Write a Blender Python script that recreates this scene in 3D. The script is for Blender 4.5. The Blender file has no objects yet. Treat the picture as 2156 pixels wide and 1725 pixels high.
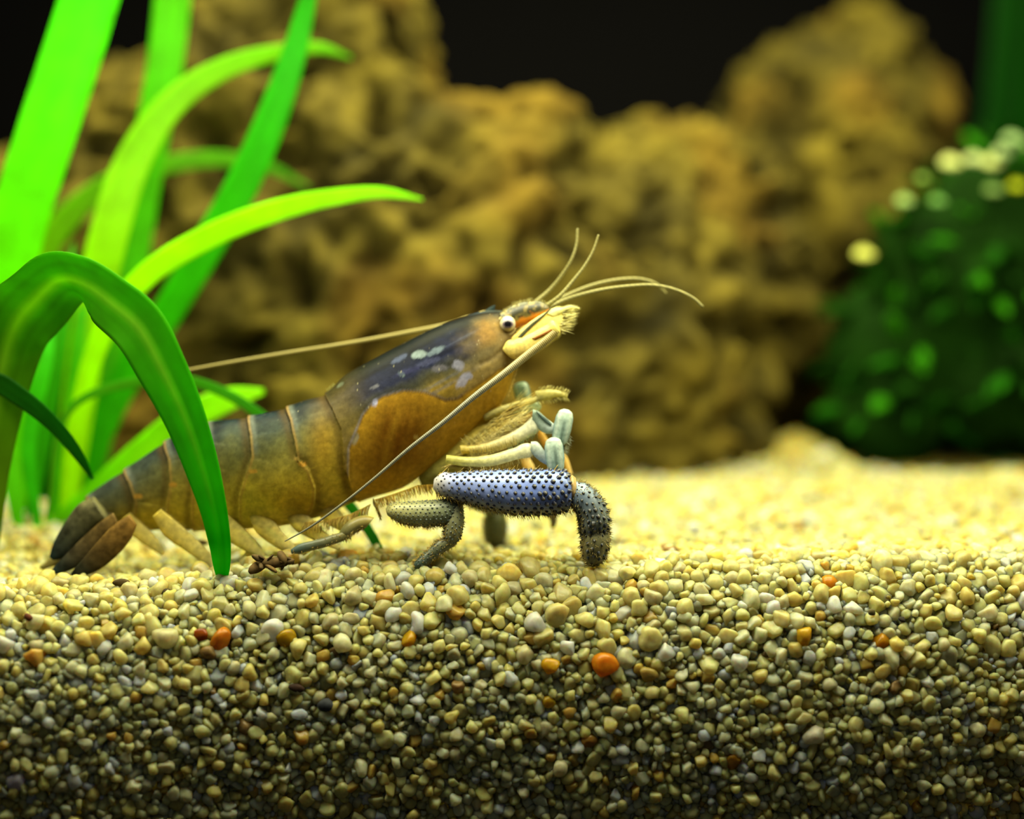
import bpy, math, random
import numpy as np
from mathutils import Vector, Matrix

random.seed(4)
RNG = np.random.default_rng(11)
SC = bpy.context.scene
COL = SC.collection

# ------------------------------------------------------------------ camera, world, light, exposure
D = 0.38                      # camera to the shrimp's mid plane (m); 1 px of a 2156 px wide frame = 0.1 mm there
ZC = 0.03375                  # camera height above the sand at the crest of the bank
cam_data = bpy.data.cameras.new('camera')
cam = bpy.data.objects.new('camera', cam_data)
COL.objects.link(cam)
cam.location = (0, -D, ZC)
cam.rotation_euler = (math.pi / 2, 0, 0)
cam_data.sensor_width = 36
cam_data.lens = 36 * D / 0.2156
cam_data.clip_start = 0.01
cam_data.clip_end = 20
cam_data.dof.use_dof = True
cam_data.dof.focus_distance = D - 0.0138
cam_data.dof.aperture_fstop = 4.1
cam_data.dof.aperture_blades = 0
SC.camera = cam

world = bpy.data.worlds.new('world')
SC.world = world
world.use_nodes = True
bg = world.node_tree.nodes['Background']
bg.inputs[0].default_value = (0.80, 0.90, 1.0, 1)
bg.inputs[1].default_value = 0.085


def area_light(name, loc, size, size_y, power, color, aim):
    ld = bpy.data.lights.new(name, 'AREA')
    ld.shape = 'RECTANGLE'
    ld.size, ld.size_y = size, size_y
    ld.energy = power
    ld.color = color
    o = bpy.data.objects.new(name, ld)
    COL.objects.link(o)
    o.location = loc
    d = Vector(aim) - Vector(loc)
    o.rotation_euler = d.to_track_quat('-Z', 'Y').to_euler()
    return o


# the aquarium hood lamp over the tank
area_light('hood_lamp', (0.02, 0.060, 0.30), 0.46, 0.15, 5.2, (1.0, 0.98, 0.50), (0.02, 0.060, 0))
area_light('front_fill_light', (0.0, -0.057, 0.134), 0.36, 0.04, 1.12, (1.0, 0.97, 0.66), (0.0, 0.0, 0.01))  # fill light added low in front to brighten the shrimp's near side

SC.view_settings.view_transform = 'Standard'
SC.view_settings.look = 'None'
SC.view_settings.gamma = 1
SC.view_settings.use_curve_mapping = False
SC.view_settings.exposure = 0.0
SC.cycles.max_bounces = 9
SC.cycles.diffuse_bounces = 6
SC.cycles.glossy_bounces = 2
SC.cycles.transmission_bounces = 6
SC.cycles.transparent_max_bounces = 6
SC.cycles.caustics_reflective = False
SC.cycles.caustics_refractive = False
SC.cycles.use_denoising = True
SC.cycles.use_adaptive_sampling = True
SC.cycles.adaptive_threshold = 0.03


# ------------------------------------------------------------------ helpers
def lin(c):
    c = np.asarray(c, float) / 255.0
    return np.where(c <= 0.04045, c / 12.92, ((c + 0.055) / 1.055) ** 2.4)


def W(px, py, y=0.0):
    """The point at depth y behind the shrimp's mid plane that stands at pixel (px, py) of the 2156x1725 frame."""
    s = (D + y) / D
    return np.array([(px - 1078.0) * 1e-4 * s, y, ZC + (862.5 - py) * 1e-4 * s])


def to_px(p):
    s = D / (D + p[..., 1])
    return 1078 + p[..., 0] * 1e4 * s, 862.5 - (p[..., 2] - ZC) * 1e4 * s


def _hash(ix, iy, iz, seed):
    h = (ix * 374761393 + iy * 668265263 + iz * 2147483647 + seed * 974634777) & 0xFFFFFFFF
    h = ((h ^ (h >> 13)) * 1274126177) & 0xFFFFFFFF
    h = ((h ^ (h >> 16)) * 2246822519) & 0xFFFFFFFF
    return ((h ^ (h >> 15)) & 0xFFFFFF) / float(0xFFFFFF)


def vnoise(p, seed=0):
    p = np.asarray(p, float)
    i = np.floor(p).astype(np.int64)
    f = p - i
    f = f * f * (3 - 2 * f)
    out = 0
    for dx in (0, 1):
        for dy in (0, 1):
            for dz in (0, 1):
                w = (f[..., 0] if dx else 1 - f[..., 0]) * (f[..., 1] if dy else 1 - f[..., 1]) * (f[..., 2] if dz else 1 - f[..., 2])
                out = out + w * _hash(i[..., 0] + dx, i[..., 1] + dy, i[..., 2] + dz, seed)
    return out * 2 - 1


def fbm(p, octaves=4, seed=0, gain=0.5):
    p = np.asarray(p, float)
    a, out = 1.0, 0
    for k in range(octaves):
        out = out + a * vnoise(p * 2 ** k + k * 17.3, seed + k)
        a *= gain
    return out


def sstep(a, b, x):
    t = np.clip((x - a) / (b - a), 0, 1)
    return t * t * (3 - 2 * t)


def hermite(vals, n, t=None):
    vals = np.asarray(vals, float)
    if vals.ndim == 1:
        vals = vals[:, None]
    m = len(vals)
    if t is None:
        t = np.arange(m, dtype=float)
    t = np.asarray(t, float)
    tan = np.gradient(vals, t, axis=0) if m > 2 else np.repeat((vals[1:] - vals[:1]) / (t[1] - t[0]), m, 0)
    q = np.linspace(t[0], t[-1], n)
    k = np.clip(np.searchsorted(t, q, 'right') - 1, 0, m - 2)
    h = (t[k + 1] - t[k])[:, None]
    u = ((q - t[k]) / (t[k + 1] - t[k]))[:, None]
    return ((2 * u ** 3 - 3 * u ** 2 + 1) * vals[k] + (u ** 3 - 2 * u ** 2 + u) * h * tan[k]
            + (-2 * u ** 3 + 3 * u ** 2) * vals[k + 1] + (u ** 3 - u ** 2) * h * tan[k + 1])


def smooth_path(pts, n):
    pts = np.asarray(pts, float)
    d = np.r_[0, np.cumsum(np.maximum(np.linalg.norm(np.diff(pts[:, :3], axis=0), axis=1), 1e-9))]
    return hermite(pts, n, d)


def mesh_np(name, verts, faces, col=None, smooth=True, extra=None):
    """One mesh from numpy arrays; faces is one (n,3) or (n,4) array or a list of such."""
    verts = np.asarray(verts, np.float32)
    if not isinstance(faces, list):
        faces = [faces]
    faces = [np.asarray(f, np.int32) for f in faces if len(f)]
    me = bpy.data.meshes.new(name)
    nl = sum(f.size for f in faces)
    npoly = sum(len(f) for f in faces)
    me.vertices.add(len(verts))
    me.vertices.foreach_set('co', verts.ravel())
    me.loops.add(nl)
    me.loops.foreach_set('vertex_index', np.concatenate([f.ravel() for f in faces]))
    me.polygons.add(npoly)
    totals = np.concatenate([np.full(len(f), f.shape[1], np.int32) for f in faces])
    me.polygons.foreach_set('loop_start', np.r_[0, np.cumsum(totals)[:-1]].astype(np.int32))
    me.update(calc_edges=True)
    me.validate()
    if smooth:
        me.polygons.foreach_set('use_smooth', np.ones(len(me.polygons), bool))
    if col is not None:
        col = np.asarray(col, np.float32)
        if col.ndim == 1:
            col = np.tile(col, (len(verts), 1))
        a = me.color_attributes.new('col', 'FLOAT_COLOR', 'POINT')
        a.data.foreach_set('color', np.c_[np.clip(col[:, :3], 0, 1), np.ones(len(verts))].astype(np.float32).ravel())
    return me


class Parts:
    """Collects shapes that belong to ONE part."""
    def __init__(self):
        self.v, self.q, self.t, self.c, self.n = [], [], [], [], 0

    def add(self, v, f, c):
        v = np.asarray(v, float)
        f = np.asarray(f, int)
        c = np.asarray(c, float)
        self.v.append(v)
        (self.q if f.shape[1] == 4 else self.t).append(f + self.n)
        self.c.append(np.tile(c, (len(v), 1)) if c.ndim == 1 else c)
        self.n += len(v)

    def mesh(self, name, smooth=True):
        fs = []
        if self.q:
            fs.append(np.concatenate(self.q))
        if self.t:
            fs.append(np.concatenate(self.t))
        return mesh_np(name, np.concatenate(self.v), fs, np.concatenate(self.c), smooth)


def obj(name, me, mat, parent=None, **props):
    o = bpy.data.objects.new(name, me)
    COL.objects.link(o)
    if me is not None and mat is not None and not me.materials:
        me.materials.append(mat)
    if parent is not None:
        o.parent = parent
        o.matrix_parent_inverse = parent.matrix_basis.inverted()
    for k, v in props.items():
        o[k] = v
    return o


def thing(name, loc, label, category, group=None):
    o = bpy.data.objects.new(name, None)
    COL.objects.link(o)
    o.location = loc
    o.empty_display_size = 0.01
    o['label'], o['category'] = label, category
    if group:
        o['group'] = group
    return o


def grid_faces(nu, nv, closed=True):
    i = np.arange(nu - 1)[:, None]
    j = np.arange(nv if closed else nv - 1)[None, :]
    j2 = (j + 1) % nv
    return np.stack([i * nv + j + 0 * j, i * nv + j2, (i + 1) * nv + j2, (i + 1) * nv + j], -1).reshape(-1, 4)


def frames(P):
    T = np.gradient(P, axis=0)
    T /= np.linalg.norm(T, axis=1)[:, None] + 1e-12
    N = np.zeros_like(P)
    a = np.array([0, 1.0, 0])
    if abs(T[0] @ a) > 0.9:
        a = np.array([0, 0, 1.0])
    n = a - T[0] * (a @ T[0])
    N[0] = n / np.linalg.norm(n)
    for k in range(1, len(P)):
        n = N[k - 1] - T[k] * (N[k - 1] @ T[k])
        N[k] = n / np.linalg.norm(n)
    return T, N, np.cross(T, N)


def tube_arrays(P, R, nv=10, flat=1.0, ring=None):
    """Tapered tube about the points P with radii R; flat scales the radius along the first normal (depth)."""
    P = np.asarray(P, float)
    R = np.asarray(R, float)
    T, N, B = frames(P)
    a = np.linspace(0, 2 * np.pi, nv, endpoint=False)
    rr = R[:, None, None]
    V = P[:, None, :] + rr * (flat * np.cos(a)[None, :, None] * N[:, None, :] + np.sin(a)[None, :, None] * B[:, None, :])
    n = len(P)
    V = np.concatenate([V.reshape(-1, 3), P[:1] - T[:1] * R[0] * 0.3, P[-1:] + T[-1:] * R[-1] * 0.6])
    q = grid_faces(n, nv)
    j = np.arange(nv)
    t0 = np.stack([np.full(nv, n * nv), (j + 1) % nv, j], -1)
    t1 = np.stack([np.full(nv, n * nv + 1), (n - 1) * nv + j, (n - 1) * nv + (j + 1) % nv], -1)
    return V, q, np.concatenate([t0, t1])


def add_tube(pt, pix, color, nv=10, n=None, flat=1.0, depth=None, colfun=None):
    """pix rows: px, py, depth y (m), radius px."""
    pix = np.asarray(pix, float)
    P = np.array([W(a, b, c) for a, b, c, r in pix])
    n = n or max(8, 5 * len(pix))
    S = smooth_path(np.c_[P, pix[:, 3] * 1e-4], n)
    V, q, t = tube_arrays(S[:, :3], np.maximum(S[:, 3], 2e-5), nv, flat)
    c = color if colfun is None else colfun(V)
    base = pt.n
    pt.v.append(V)
    pt.q.append(q + base)
    pt.t.append(t + base)
    c = np.asarray(c, float)
    pt.c.append(np.tile(c, (len(V), 1)) if c.ndim == 1 else c)
    pt.n += len(V)


def loft(secs, y0, nu, nv, power=1.0, egg=0.0, disp=None, yrow=None):
    """A closed skin through sections (top x, top y, bottom x, bottom y, half width), all in px about the plane y0.
    Returns world verts, faces and the side-view pixel of every vertex with its height 0 (top) to 1 (bottom)."""
    secs = np.asarray(secs, float)
    mid = np.c_[(secs[:, 0] + secs[:, 2]) / 2, (secs[:, 1] + secs[:, 3]) / 2]
    d = np.r_[0, np.cumsum(np.linalg.norm(np.diff(mid, axis=0), axis=1))]
    S = hermite(secs, nu, d)
    a = np.linspace(0, 2 * np.pi, nv, endpoint=False)
    ca, sa = np.cos(a), np.sin(a)
    C = (S[:, :2] + S[:, 2:4]) / 2
    H = (S[:, :2] - S[:, 2:4]) / 2
    xy = C[:, None, :] + ca[None, :, None] * H[:, None, :]
    wd = S[:, 4][:, None] * (np.sign(sa) * np.abs(sa) ** power * (1 + egg * ca))[None, :]
    Q = np.stack([xy[..., 0], wd, xy[..., 1]], -1)          # px space: x, depth, y(down)
    hgt = np.broadcast_to((1 - ca[None, :]) / 2, (nu, nv))
    if disp is not None:
        du = np.gradient(Q, axis=0)
        dv = (np.roll(Q, -1, 1) - np.roll(Q, 1, 1)) / 2
        Nn = np.cross(du, dv)
        Nn /= np.linalg.norm(Nn, axis=-1)[..., None] + 1e-9
        out = Q - np.concatenate([C[:, :1], np.zeros((nu, 1)), C[:, 1:]], 1)[:, None, :]
        Nn *= np.sign((Nn * out).sum(-1))[..., None]
        Q = Q + Nn * disp(Q[..., 0], Q[..., 2], Q[..., 1])[..., None]
    yy = np.zeros(nu) + y0 if yrow is None else hermite(np.asarray(yrow, float), nu, d)[:, 0]
    s = ((D + yy) / D)[:, None]
    X = (Q[..., 0] - 1078) * 1e-4 * s
    Y = yy[:, None] + Q[..., 1] * 1e-4
    Z = ZC + (862.5 - Q[..., 2]) * 1e-4 * s
    V = np.stack([X, Y, Z], -1)
    ends = np.stack([V[0].mean(0), V[-1].mean(0)])
    q = grid_faces(nu, nv)
    j = np.arange(nv)
    t0 = np.stack([np.full(nv, nu * nv), (j + 1) % nv, j], -1)
    t1 = np.stack([np.full(nv, nu * nv + 1), (nu - 1) * nv + j, (nu - 1) * nv + (j + 1) % nv], -1)
    side = np.stack([Q[..., 0], Q[..., 2], hgt, Q[..., 1]], -1).reshape(-1, 4)
    side = np.r_[side, [side[:nv].mean(0)], [side[-nv:].mean(0)]]
    return np.concatenate([V.reshape(-1, 3), ends]), [q, np.concatenate([t0, t1])], side


def bristles(pt, base, direc, length, width, color, curl=0.0):
    """Thin three-sided spikes, joined."""
    base = np.asarray(base, float)
    direc = np.asarray(direc, float)
    direc = direc / (np.linalg.norm(direc, axis=1)[:, None] + 1e-12)
    n = len(base)
    r = RNG.normal(size=(n, 3))
    a = np.cross(direc, r)
    a /= np.linalg.norm(a, axis=1)[:, None] + 1e-12
    b = np.cross(direc, a)
    L = np.broadcast_to(np.asarray(length, float), (n,))[:, None]
    w = np.broadcast_to(np.asarray(width, float), (n,))[:, None]
    mid = base + direc * L * 0.55
    tip = base + direc * L + a * L * curl
    V = [base + a * w, base - a * w * 0.5 + b * w * 0.87, base - a * w * 0.5 - b * w * 0.87,
         mid + a * w * 0.7, mid - a * w * 0.35 + b * w * 0.6, mid - a * w * 0.35 - b * w * 0.6, tip]
    V = np.stack(V, 1).reshape(-1, 3)
    f = np.array([[0, 1, 3], [1, 4, 3], [1, 2, 4], [2, 5, 4], [2, 0, 5], [0, 3, 5], [3, 4, 6], [4, 5, 6], [5, 3, 6]])
    F = (np.arange(n)[:, None, None] * 7 + f[None]).reshape(-1, 3)
    c = np.asarray(color, float)
    if c.ndim == 2:
        c = np.repeat(c, 7, 0)
    pt.add(V, F, c)


# ------------------------------------------------------------------ materials
def material(name, rough=0.5, spec=0.5, translucent=0.0, bump=0.0, bump_scale=500.0, vary=0.0, vary_scale=300.0, tint=None, coat=0.0, sss=0.0, sss_r=0.001, base=None, clear=0.0):
    m = bpy.data.materials.new(name)
    m.use_nodes = True
    nt = m.node_tree
    nt.nodes.clear()
    out = nt.nodes.new('ShaderNodeOutputMaterial')
    p = nt.nodes.new('ShaderNodeBsdfPrincipled')
    p.inputs['Roughness'].default_value = rough
    p.inputs['Specular IOR Level'].default_value = spec
    p.inputs['Coat Weight'].default_value = coat
    p.inputs['Coat Roughness'].default_value = 0.15
    if sss:
        p.inputs['Subsurface Weight'].default_value = sss
        p.inputs['Subsurface Scale'].default_value = sss_r
        p.inputs['Subsurface Radius'].default_value = (1.0, 0.7, 0.35)
    if base is None:
        at = nt.nodes.new('ShaderNodeVertexColor')
        at.layer_name = 'col'
        c = at.outputs['Color']
    else:
        rgb = nt.nodes.new('ShaderNodeRGB')
        rgb.outputs[0].default_value = (*base, 1)
        c = rgb.outputs[0]
    tc = nt.nodes.new('ShaderNodeTexCoord')
    if vary:
        nz = nt.nodes.new('ShaderNodeTexNoise')
        nz.inputs['Scale'].default_value = vary_scale
        nz.inputs['Detail'].default_value = 4
        nt.links.new(tc.outputs['Object'], nz.inputs['Vector'])
        mr = nt.nodes.new('ShaderNodeMapRange')
        mr.inputs[1].default_value, mr.inputs[2].default_value = 0.3, 0.7
        mr.inputs[3].default_value, mr.inputs[4].default_value = 1 - vary, 1 + vary
        nt.links.new(nz.outputs['Fac'], mr.inputs[0])
        mul = nt.nodes.new('ShaderNodeVectorMath')
        mul.operation = 'SCALE'
        nt.links.new(c, mul.inputs[0])
        nt.links.new(mr.outputs[0], mul.inputs['Scale'])
        c = mul.outputs[0]
    nt.links.new(c, p.inputs['Base Color'])
    if bump:
        nb = nt.nodes.new('ShaderNodeTexNoise')
        nb.inputs['Scale'].default_value = bump_scale
        nb.inputs['Detail'].default_value = 3
        nt.links.new(tc.outputs['Object'], nb.inputs['Vector'])
        bp = nt.nodes.new('ShaderNodeBump')
        bp.inputs['Strength'].default_value = bump
        bp.inputs['Distance'].default_value = 0.0003
        nt.links.new(nb.outputs['Fac'], bp.inputs['Height'])
        nt.links.new(bp.outputs[0], p.inputs['Normal'])
    sh = p.outputs[0]
    if translucent:
        tr = nt.nodes.new('ShaderNodeBsdfTranslucent')
        nt.links.new(c, tr.inputs['Color'])
        mx = nt.nodes.new('ShaderNodeMixShader')
        mx.inputs[0].default_value = translucent
        nt.links.new(sh, mx.inputs[1])
        nt.links.new(tr.outputs[0], mx.inputs[2])
        sh = mx.outputs[0]
    if clear:                                                # quartz under water: light also passes straight through, hardly bent
        rf = nt.nodes.new('ShaderNodeBsdfRefraction')
        rf.inputs['IOR'].default_value = 1.16
        rf.inputs['Roughness'].default_value = 0.15
        nt.links.new(c, rf.inputs['Color'])
        mx = nt.nodes.new('ShaderNodeMixShader')
        mx.inputs[0].default_value = clear
        nt.links.new(sh, mx.inputs[1])
        nt.links.new(rf.outputs[0], mx.inputs[2])
        sh = mx.outputs[0]
    nt.links.new(sh, out.inputs[0])
    return m


M_GRAIN = material('quartz_grain', rough=0.25, spec=0.5, translucent=0.48, vary=0.14, vary_scale=900, bump=0.12, bump_scale=1800, clear=0.50, sss=1.0, sss_r=0.0016)
M_DEBRIS = material('dark_debris', rough=0.8, spec=0.2, vary=0.3, vary_scale=900)
M_ROCK = material('porous_rock', rough=0.95, spec=0.1, vary=0.25, vary_scale=160, bump=0.6, bump_scale=300)
M_LEAF = material('strap_leaf', rough=0.45, spec=0.12, translucent=0.62, vary=0.10, vary_scale=150)
M_BUSH = material('bush_leaf', rough=0.8, spec=0.03, translucent=0.2, vary=0.2, vary_scale=120)
M_BODY = material('shrimp_shell', rough=0.45, spec=0.12, translucent=0.52, clear=0.16, vary=0.2, vary_scale=900, bump=0.12, bump_scale=1500)
M_LIMB = material('shrimp_limb', rough=0.4, spec=0.5, translucent=0.15, vary=0.12, vary_scale=900)
M_PALE = material('pale_limb', rough=0.3, spec=0.5, translucent=0.45, vary=0.22, vary_scale=1400, clear=0.14)
M_FIN = material('thin_fin', rough=0.4, spec=0.3, translucent=0.6, vary=0.25, vary_scale=900, clear=0.4)
M_EYE = material('eye_shell', rough=0.25, spec=0.4)
M_SETAE = material('setae', rough=0.5, spec=0.3, translucent=0.35)
M_WALL = material('black_back_panel', rough=0.9, spec=0.03, base=(0.0022, 0.0020, 0.0026))
M_FLOOR = material('tank_bottom', rough=0.6, spec=0.2, base=(0.02, 0.02, 0.02))


# ------------------------------------------------------------------ the tank
def box_mesh(name, lo, hi):
    x0, y0, z0 = lo
    x1, y1, z1 = hi
    v = [(x0, y0, z0), (x1, y0, z0), (x1, y1, z0), (x0, y1, z0), (x0, y0, z1), (x1, y0, z1), (x1, y1, z1), (x0, y1, z1)]
    f = [(0, 3, 2, 1), (4, 5, 6, 7), (0, 1, 5, 4), (1, 2, 6, 5), (2, 3, 7, 6), (3, 0, 4, 7)]
    return mesh_np(name, v, np.array(f), smooth=False)


obj('wall_back', box_mesh('wall_back', (-0.36, 0.345, -0.062), (0.36, 0.353, 0.30)), M_WALL, kind='structure')
obj('floor', box_mesh('floor', (-0.36, -0.60, -0.075), (0.36, 0.345, -0.060)), M_FLOOR, kind='structure')  # tank bottom, run on unseen under the camera to block light from below

# ------------------------------------------------------------------ sand
PROFILE = np.array([  # (y, z) from the back of the tank over the crest and down the front face
    (0.344, 0.0138), (0.20, 0.0138), (0.115, 0.0136), (0.085, 0.0108), (0.055, 0.0070), (0.03, 0.0038), (0.012, 0.0022),
    (0.0, 0.0018), (-0.0055, 0.0014), (-0.0100, 0.0002), (-0.0138, -0.0030), (-0.0166, -0.0080), (-0.0187, -0.015), (-0.0196, -0.024), (-0.0188, -0.036), (-0.0162, -0.049), (-0.0135, -0.059)])
_pd = np.r_[0, np.cumsum(np.linalg.norm(np.diff(PROFILE, axis=0), axis=1))]
PROF = hermite(PROFILE, 4000, _pd)
PROF_S = np.linspace(0, _pd[-1], 4000)
S_TOTAL = _pd[-1]


def bank(x, s):
    """The point of the sand surface at width x and distance s along the profile from the back, and its outward normal."""
    x = np.asarray(x, float)
    s = np.asarray(s, float)
    y = np.interp(s, PROF_S, PROF[:, 0])
    z = np.interp(s, PROF_S, PROF[:, 1])
    e = 4e-4
    ty = np.interp(s + e, PROF_S, PROF[:, 0]) - np.interp(s - e, PROF_S, PROF[:, 0])
    tz = np.interp(s + e, PROF_S, PROF[:, 1]) - np.interp(s - e, PROF_S, PROF[:, 1])
    L = np.hypot(ty, tz) + 1e-12
    ny, nz = tz / L, -ty / L
    front = sstep(0.03, -0.012, y)
    y = y + front * (-0.007 * sstep(-0.035, -0.11, x) + 0.004 * sstep(0.07, 0.115, x))
    top = sstep(-0.030, -0.004, z)
    z = z + top * (0.0016 * sstep(0.0, 0.09, x) - 0.0040 * sstep(-0.045, -0.085, x)) * sstep(0.045, 0.02, y)
    z = z + 0.0006 * top * fbm(np.stack([x * 60, y * 60, 0 * x], -1), 2, 5)
    # the mound heaped at the foot of the rock, and the swell beside the bush
    z = z + 0.0125 * np.exp(-(((x - 0.085) / 0.012) ** 2 + ((y - 0.152) / 0.024) ** 2)) + 0.005 * np.exp(-(((x - 0.066) / 0.018) ** 2 + ((y - 0.150) / 0.02) ** 2))
    z = z + 0.002 * np.exp(-(((x - 0.150) / 0.02) ** 2 + ((y - 0.12) / 0.03) ** 2))
    return np.stack([x, y, z], -1), np.stack([0 * x, ny, nz], -1)


def surface_z(x, y):
    s = np.interp(-y, -PROF[:, 0], PROF_S)
    return float(bank(np.array([x]), np.array([s]))[0][0, 2])


def ico(freq):
    t = (1 + 5 ** 0.5) / 2
    v = np.array([(-1, t, 0), (1, t, 0), (-1, -t, 0), (1, -t, 0), (0, -1, t), (0, 1, t), (0, -1, -t), (0, 1, -t), (t, 0, -1), (t, 0, 1), (-t, 0, -1), (-t, 0, 1)], float)
    f = [(0, 11, 5), (0, 5, 1), (0, 1, 7), (0, 7, 10), (0, 10, 11), (1, 5, 9), (5, 11, 4), (11, 10, 2), (10, 7, 6), (7, 1, 8), (3, 9, 4), (3, 4, 2), (3, 2, 6), (3, 6, 8), (3, 8, 9), (4, 9, 5), (2, 4, 11), (6, 2, 10), (8, 6, 7), (9, 8, 1)]
    key, V, F = {}, [], []

    def put(p):
        p = p / np.linalg.norm(p)
        k = tuple(np.round(p, 5))
        if k not in key:
            key[k] = len(V)
            V.append(p)
        return key[k]
    for a, b, c in f:
        A, B, C = v[a], v[b], v[c]
        idx = {}
        for i in range(freq + 1):
            for j in range(freq + 1 - i):
                idx[i, j] = put((A * (freq - i - j) + B * i + C * j) / freq)
        for i in range(freq):
            for j in range(freq - i):
                F.append((idx[i, j], idx[i + 1, j], idx[i, j + 1]))
                if i + j < freq - 1:
                    F.append((idx[i + 1, j], idx[i + 1, j + 1], idx[i, j + 1]))
    return np.array(V), np.array(F)


ICO3 = ico(3)
ICO2 = ico(2)
ICO5 = ico(5)


def grain_shape(unit, rng, hard=1.0):
    """A sub-angular grain: the sphere cut by random planes and slightly stretched."""
    n = rng.integers(6, 10)
    nn = rng.normal(size=(n, 3))
    nn /= np.linalg.norm(nn, axis=1)[:, None]
    dd = rng.uniform(0.48, 0.86, n)
    dot = unit @ nn.T
    lim = np.where(dot > 1e-3, dd[None, :] / np.maximum(dot, 1e-3), 9).min(1)
    k = np.minimum(1, lim)
    k = 1 + (k - 1) * hard
    v = unit * k[:, None]
    v = v * (1 + 0.05 * fbm(unit * 1.7 + rng.uniform(0, 50, 3), 2, 3))[:, None]
    return v * rng.uniform(0.88, 1.36, 3)


ICO4 = ico(4)
SHAPES3 = [grain_shape(ICO4[0], RNG) for _ in range(40)]
SMALL3 = [grain_shape(ICO3[0], RNG) for _ in range(30)]
SHAPES2 = [grain_shape(ICO2[0], RNG) for _ in range(20)]


def rand_rot(n):
    q = RNG.normal(size=(n, 4))
    q /= np.linalg.norm(q, axis=1)[:, None]
    w, x, y, z = q.T
    return np.stack([1 - 2 * (y * y + z * z), 2 * (x * y - z * w), 2 * (x * z + y * w), 2 * (x * y + z * w), 1 - 2 * (x * x + z * z), 2 * (y * z - x * w),
                     2 * (x * z - y * w), 2 * (y * z + x * w), 1 - 2 * (x * x + y * y)], -1).reshape(n, 3, 3)


PALETTE = [  # colour, share, kind
    ((246, 234, 160), 0.42, 'pale straw'), ((243, 222, 134), 0.18, 'honey'), ((245, 240, 194), 0.20, 'clear'),
    ((253, 252, 238), 0.07, 'white'), ((232, 224, 176), 0.10, 'grey'), ((236, 196, 96), 0.025, 'amber'), ((170, 140, 86), 0.005, 'brown')]


def grain_kinds(n):
    return RNG.choice(len(PALETTE), n, p=np.array([p[1] for p in PALETTE]) / sum(p[1] for p in PALETTE))


def grain_colors(kinds):
    c = np.array([lin(p[0]) for p in PALETTE])[kinds]
    return np.clip(c * RNG.uniform(0.86, 1.08, (len(kinds), 1)) * RNG.uniform(0.985, 1.015, (len(kinds), 3)), 0, 0.975)


# grains that can be told from all others: px, py, radius px, colour, label
SPECIAL = [
    (1274, 1402, 24, (232, 150, 30), 'large bright orange grain in the middle of the sand bank'),
    (466, 1347, 22, (226, 152, 40), 'round orange grain at the left with a rust-coloured grain beside it'),
    (424, 1337, 13, (176, 92, 18), 'small rust-orange grain touching the left of the round orange grain'),
    (600, 1346, 18, (206, 170, 30), 'wedge-shaped mustard-yellow grain right of the round orange grain'),
    (860, 1344, 16, (226, 176, 30), 'golden-yellow grain under the middle walking leg'),
    (1159, 1401, 17, (226, 178, 34), 'yellow grain a little left of the large orange grain'),
    (1155, 1478, 13, (232, 186, 40), 'small yellow grain below and left of the large orange grain'),
    (1692, 1342, 19, (226, 184, 50), 'yellow grain in the upper right of the sand bank, near two white grains'),
    (1854, 1350, 16, (222, 160, 30), 'amber grain in the upper right of the sand bank'),
    (1542, 1603, 18, (196, 140, 30), 'dull ochre grain low in the right half of the bank'),
    (1240, 1562, 17, (198, 146, 60), 'tan grain low in the middle of the bank'),
    (1786, 1336, 15, (250, 250, 236), 'round chalk-white grain in the upper right of the sand bank'),
    (1702, 1386, 16, (250, 248, 228), 'pointed white grain just below the chalk-white grain, on the right'),
    (632, 1502, 13, (236, 240, 246), 'small bluish-white grain in the lower left half of the bank'),
    (157, 1646, 16, (240, 240, 232), 'white grain near the lower left corner'),
    (1312, 1288, 18, (246, 236, 212), 'squarish cream-white grain near the top of the bank, right of the big blue leg'),
    (1365, 1420, 17, (196, 172, 90), 'dull yellow grain right of the large orange grain'),
    (36, 1643, 17, (214, 206, 220), 'pale lilac-white grain at the lower left edge'),
    (1745, 1224, 17, (236, 160, 40), 'orange grain just below the right part of the crest'),
    (1713, 1548, 21, (206, 200, 176), 'large grey-white wedge grain in the lower right of the bank'),
]


def s_from_px(px, py):
    """Where the view line through a pixel meets the front of the bank: its x and profile distance."""
    ss = np.linspace(S_TOTAL - 0.085, S_TOTAL, 800)
    x = np.full(800, (px - 1078) * 1e-4 * (D - 0.02) / D)
    p, n = bank(x, ss)
    qx, qy = to_px(p)
    k = np.argmin(np.abs(qy - py))
    y = p[k, 1]
    return (px - 1078) * 1e-4 * (D + y) / D, ss[k]


class Dart:
    def __init__(self, cell):
        self.cell, self.g = cell, {}

    def ok(self, x, s, r, f):
        i, j = int(x // self.cell), int(s // self.cell)
        for a in (i - 1, i, i + 1):
            for b in (j - 1, j, j + 1):
                for (x2, s2, r2) in self.g.get((a, b), ()):
                    if (x - x2) ** 2 + (s - s2) ** 2 < (f * (r + r2)) ** 2:
                        return False
        return True

    def put(self, x, s, r):
        self.g.setdefault((int(x // self.cell), int(s // self.cell)), []).append((x, s, r))


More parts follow.
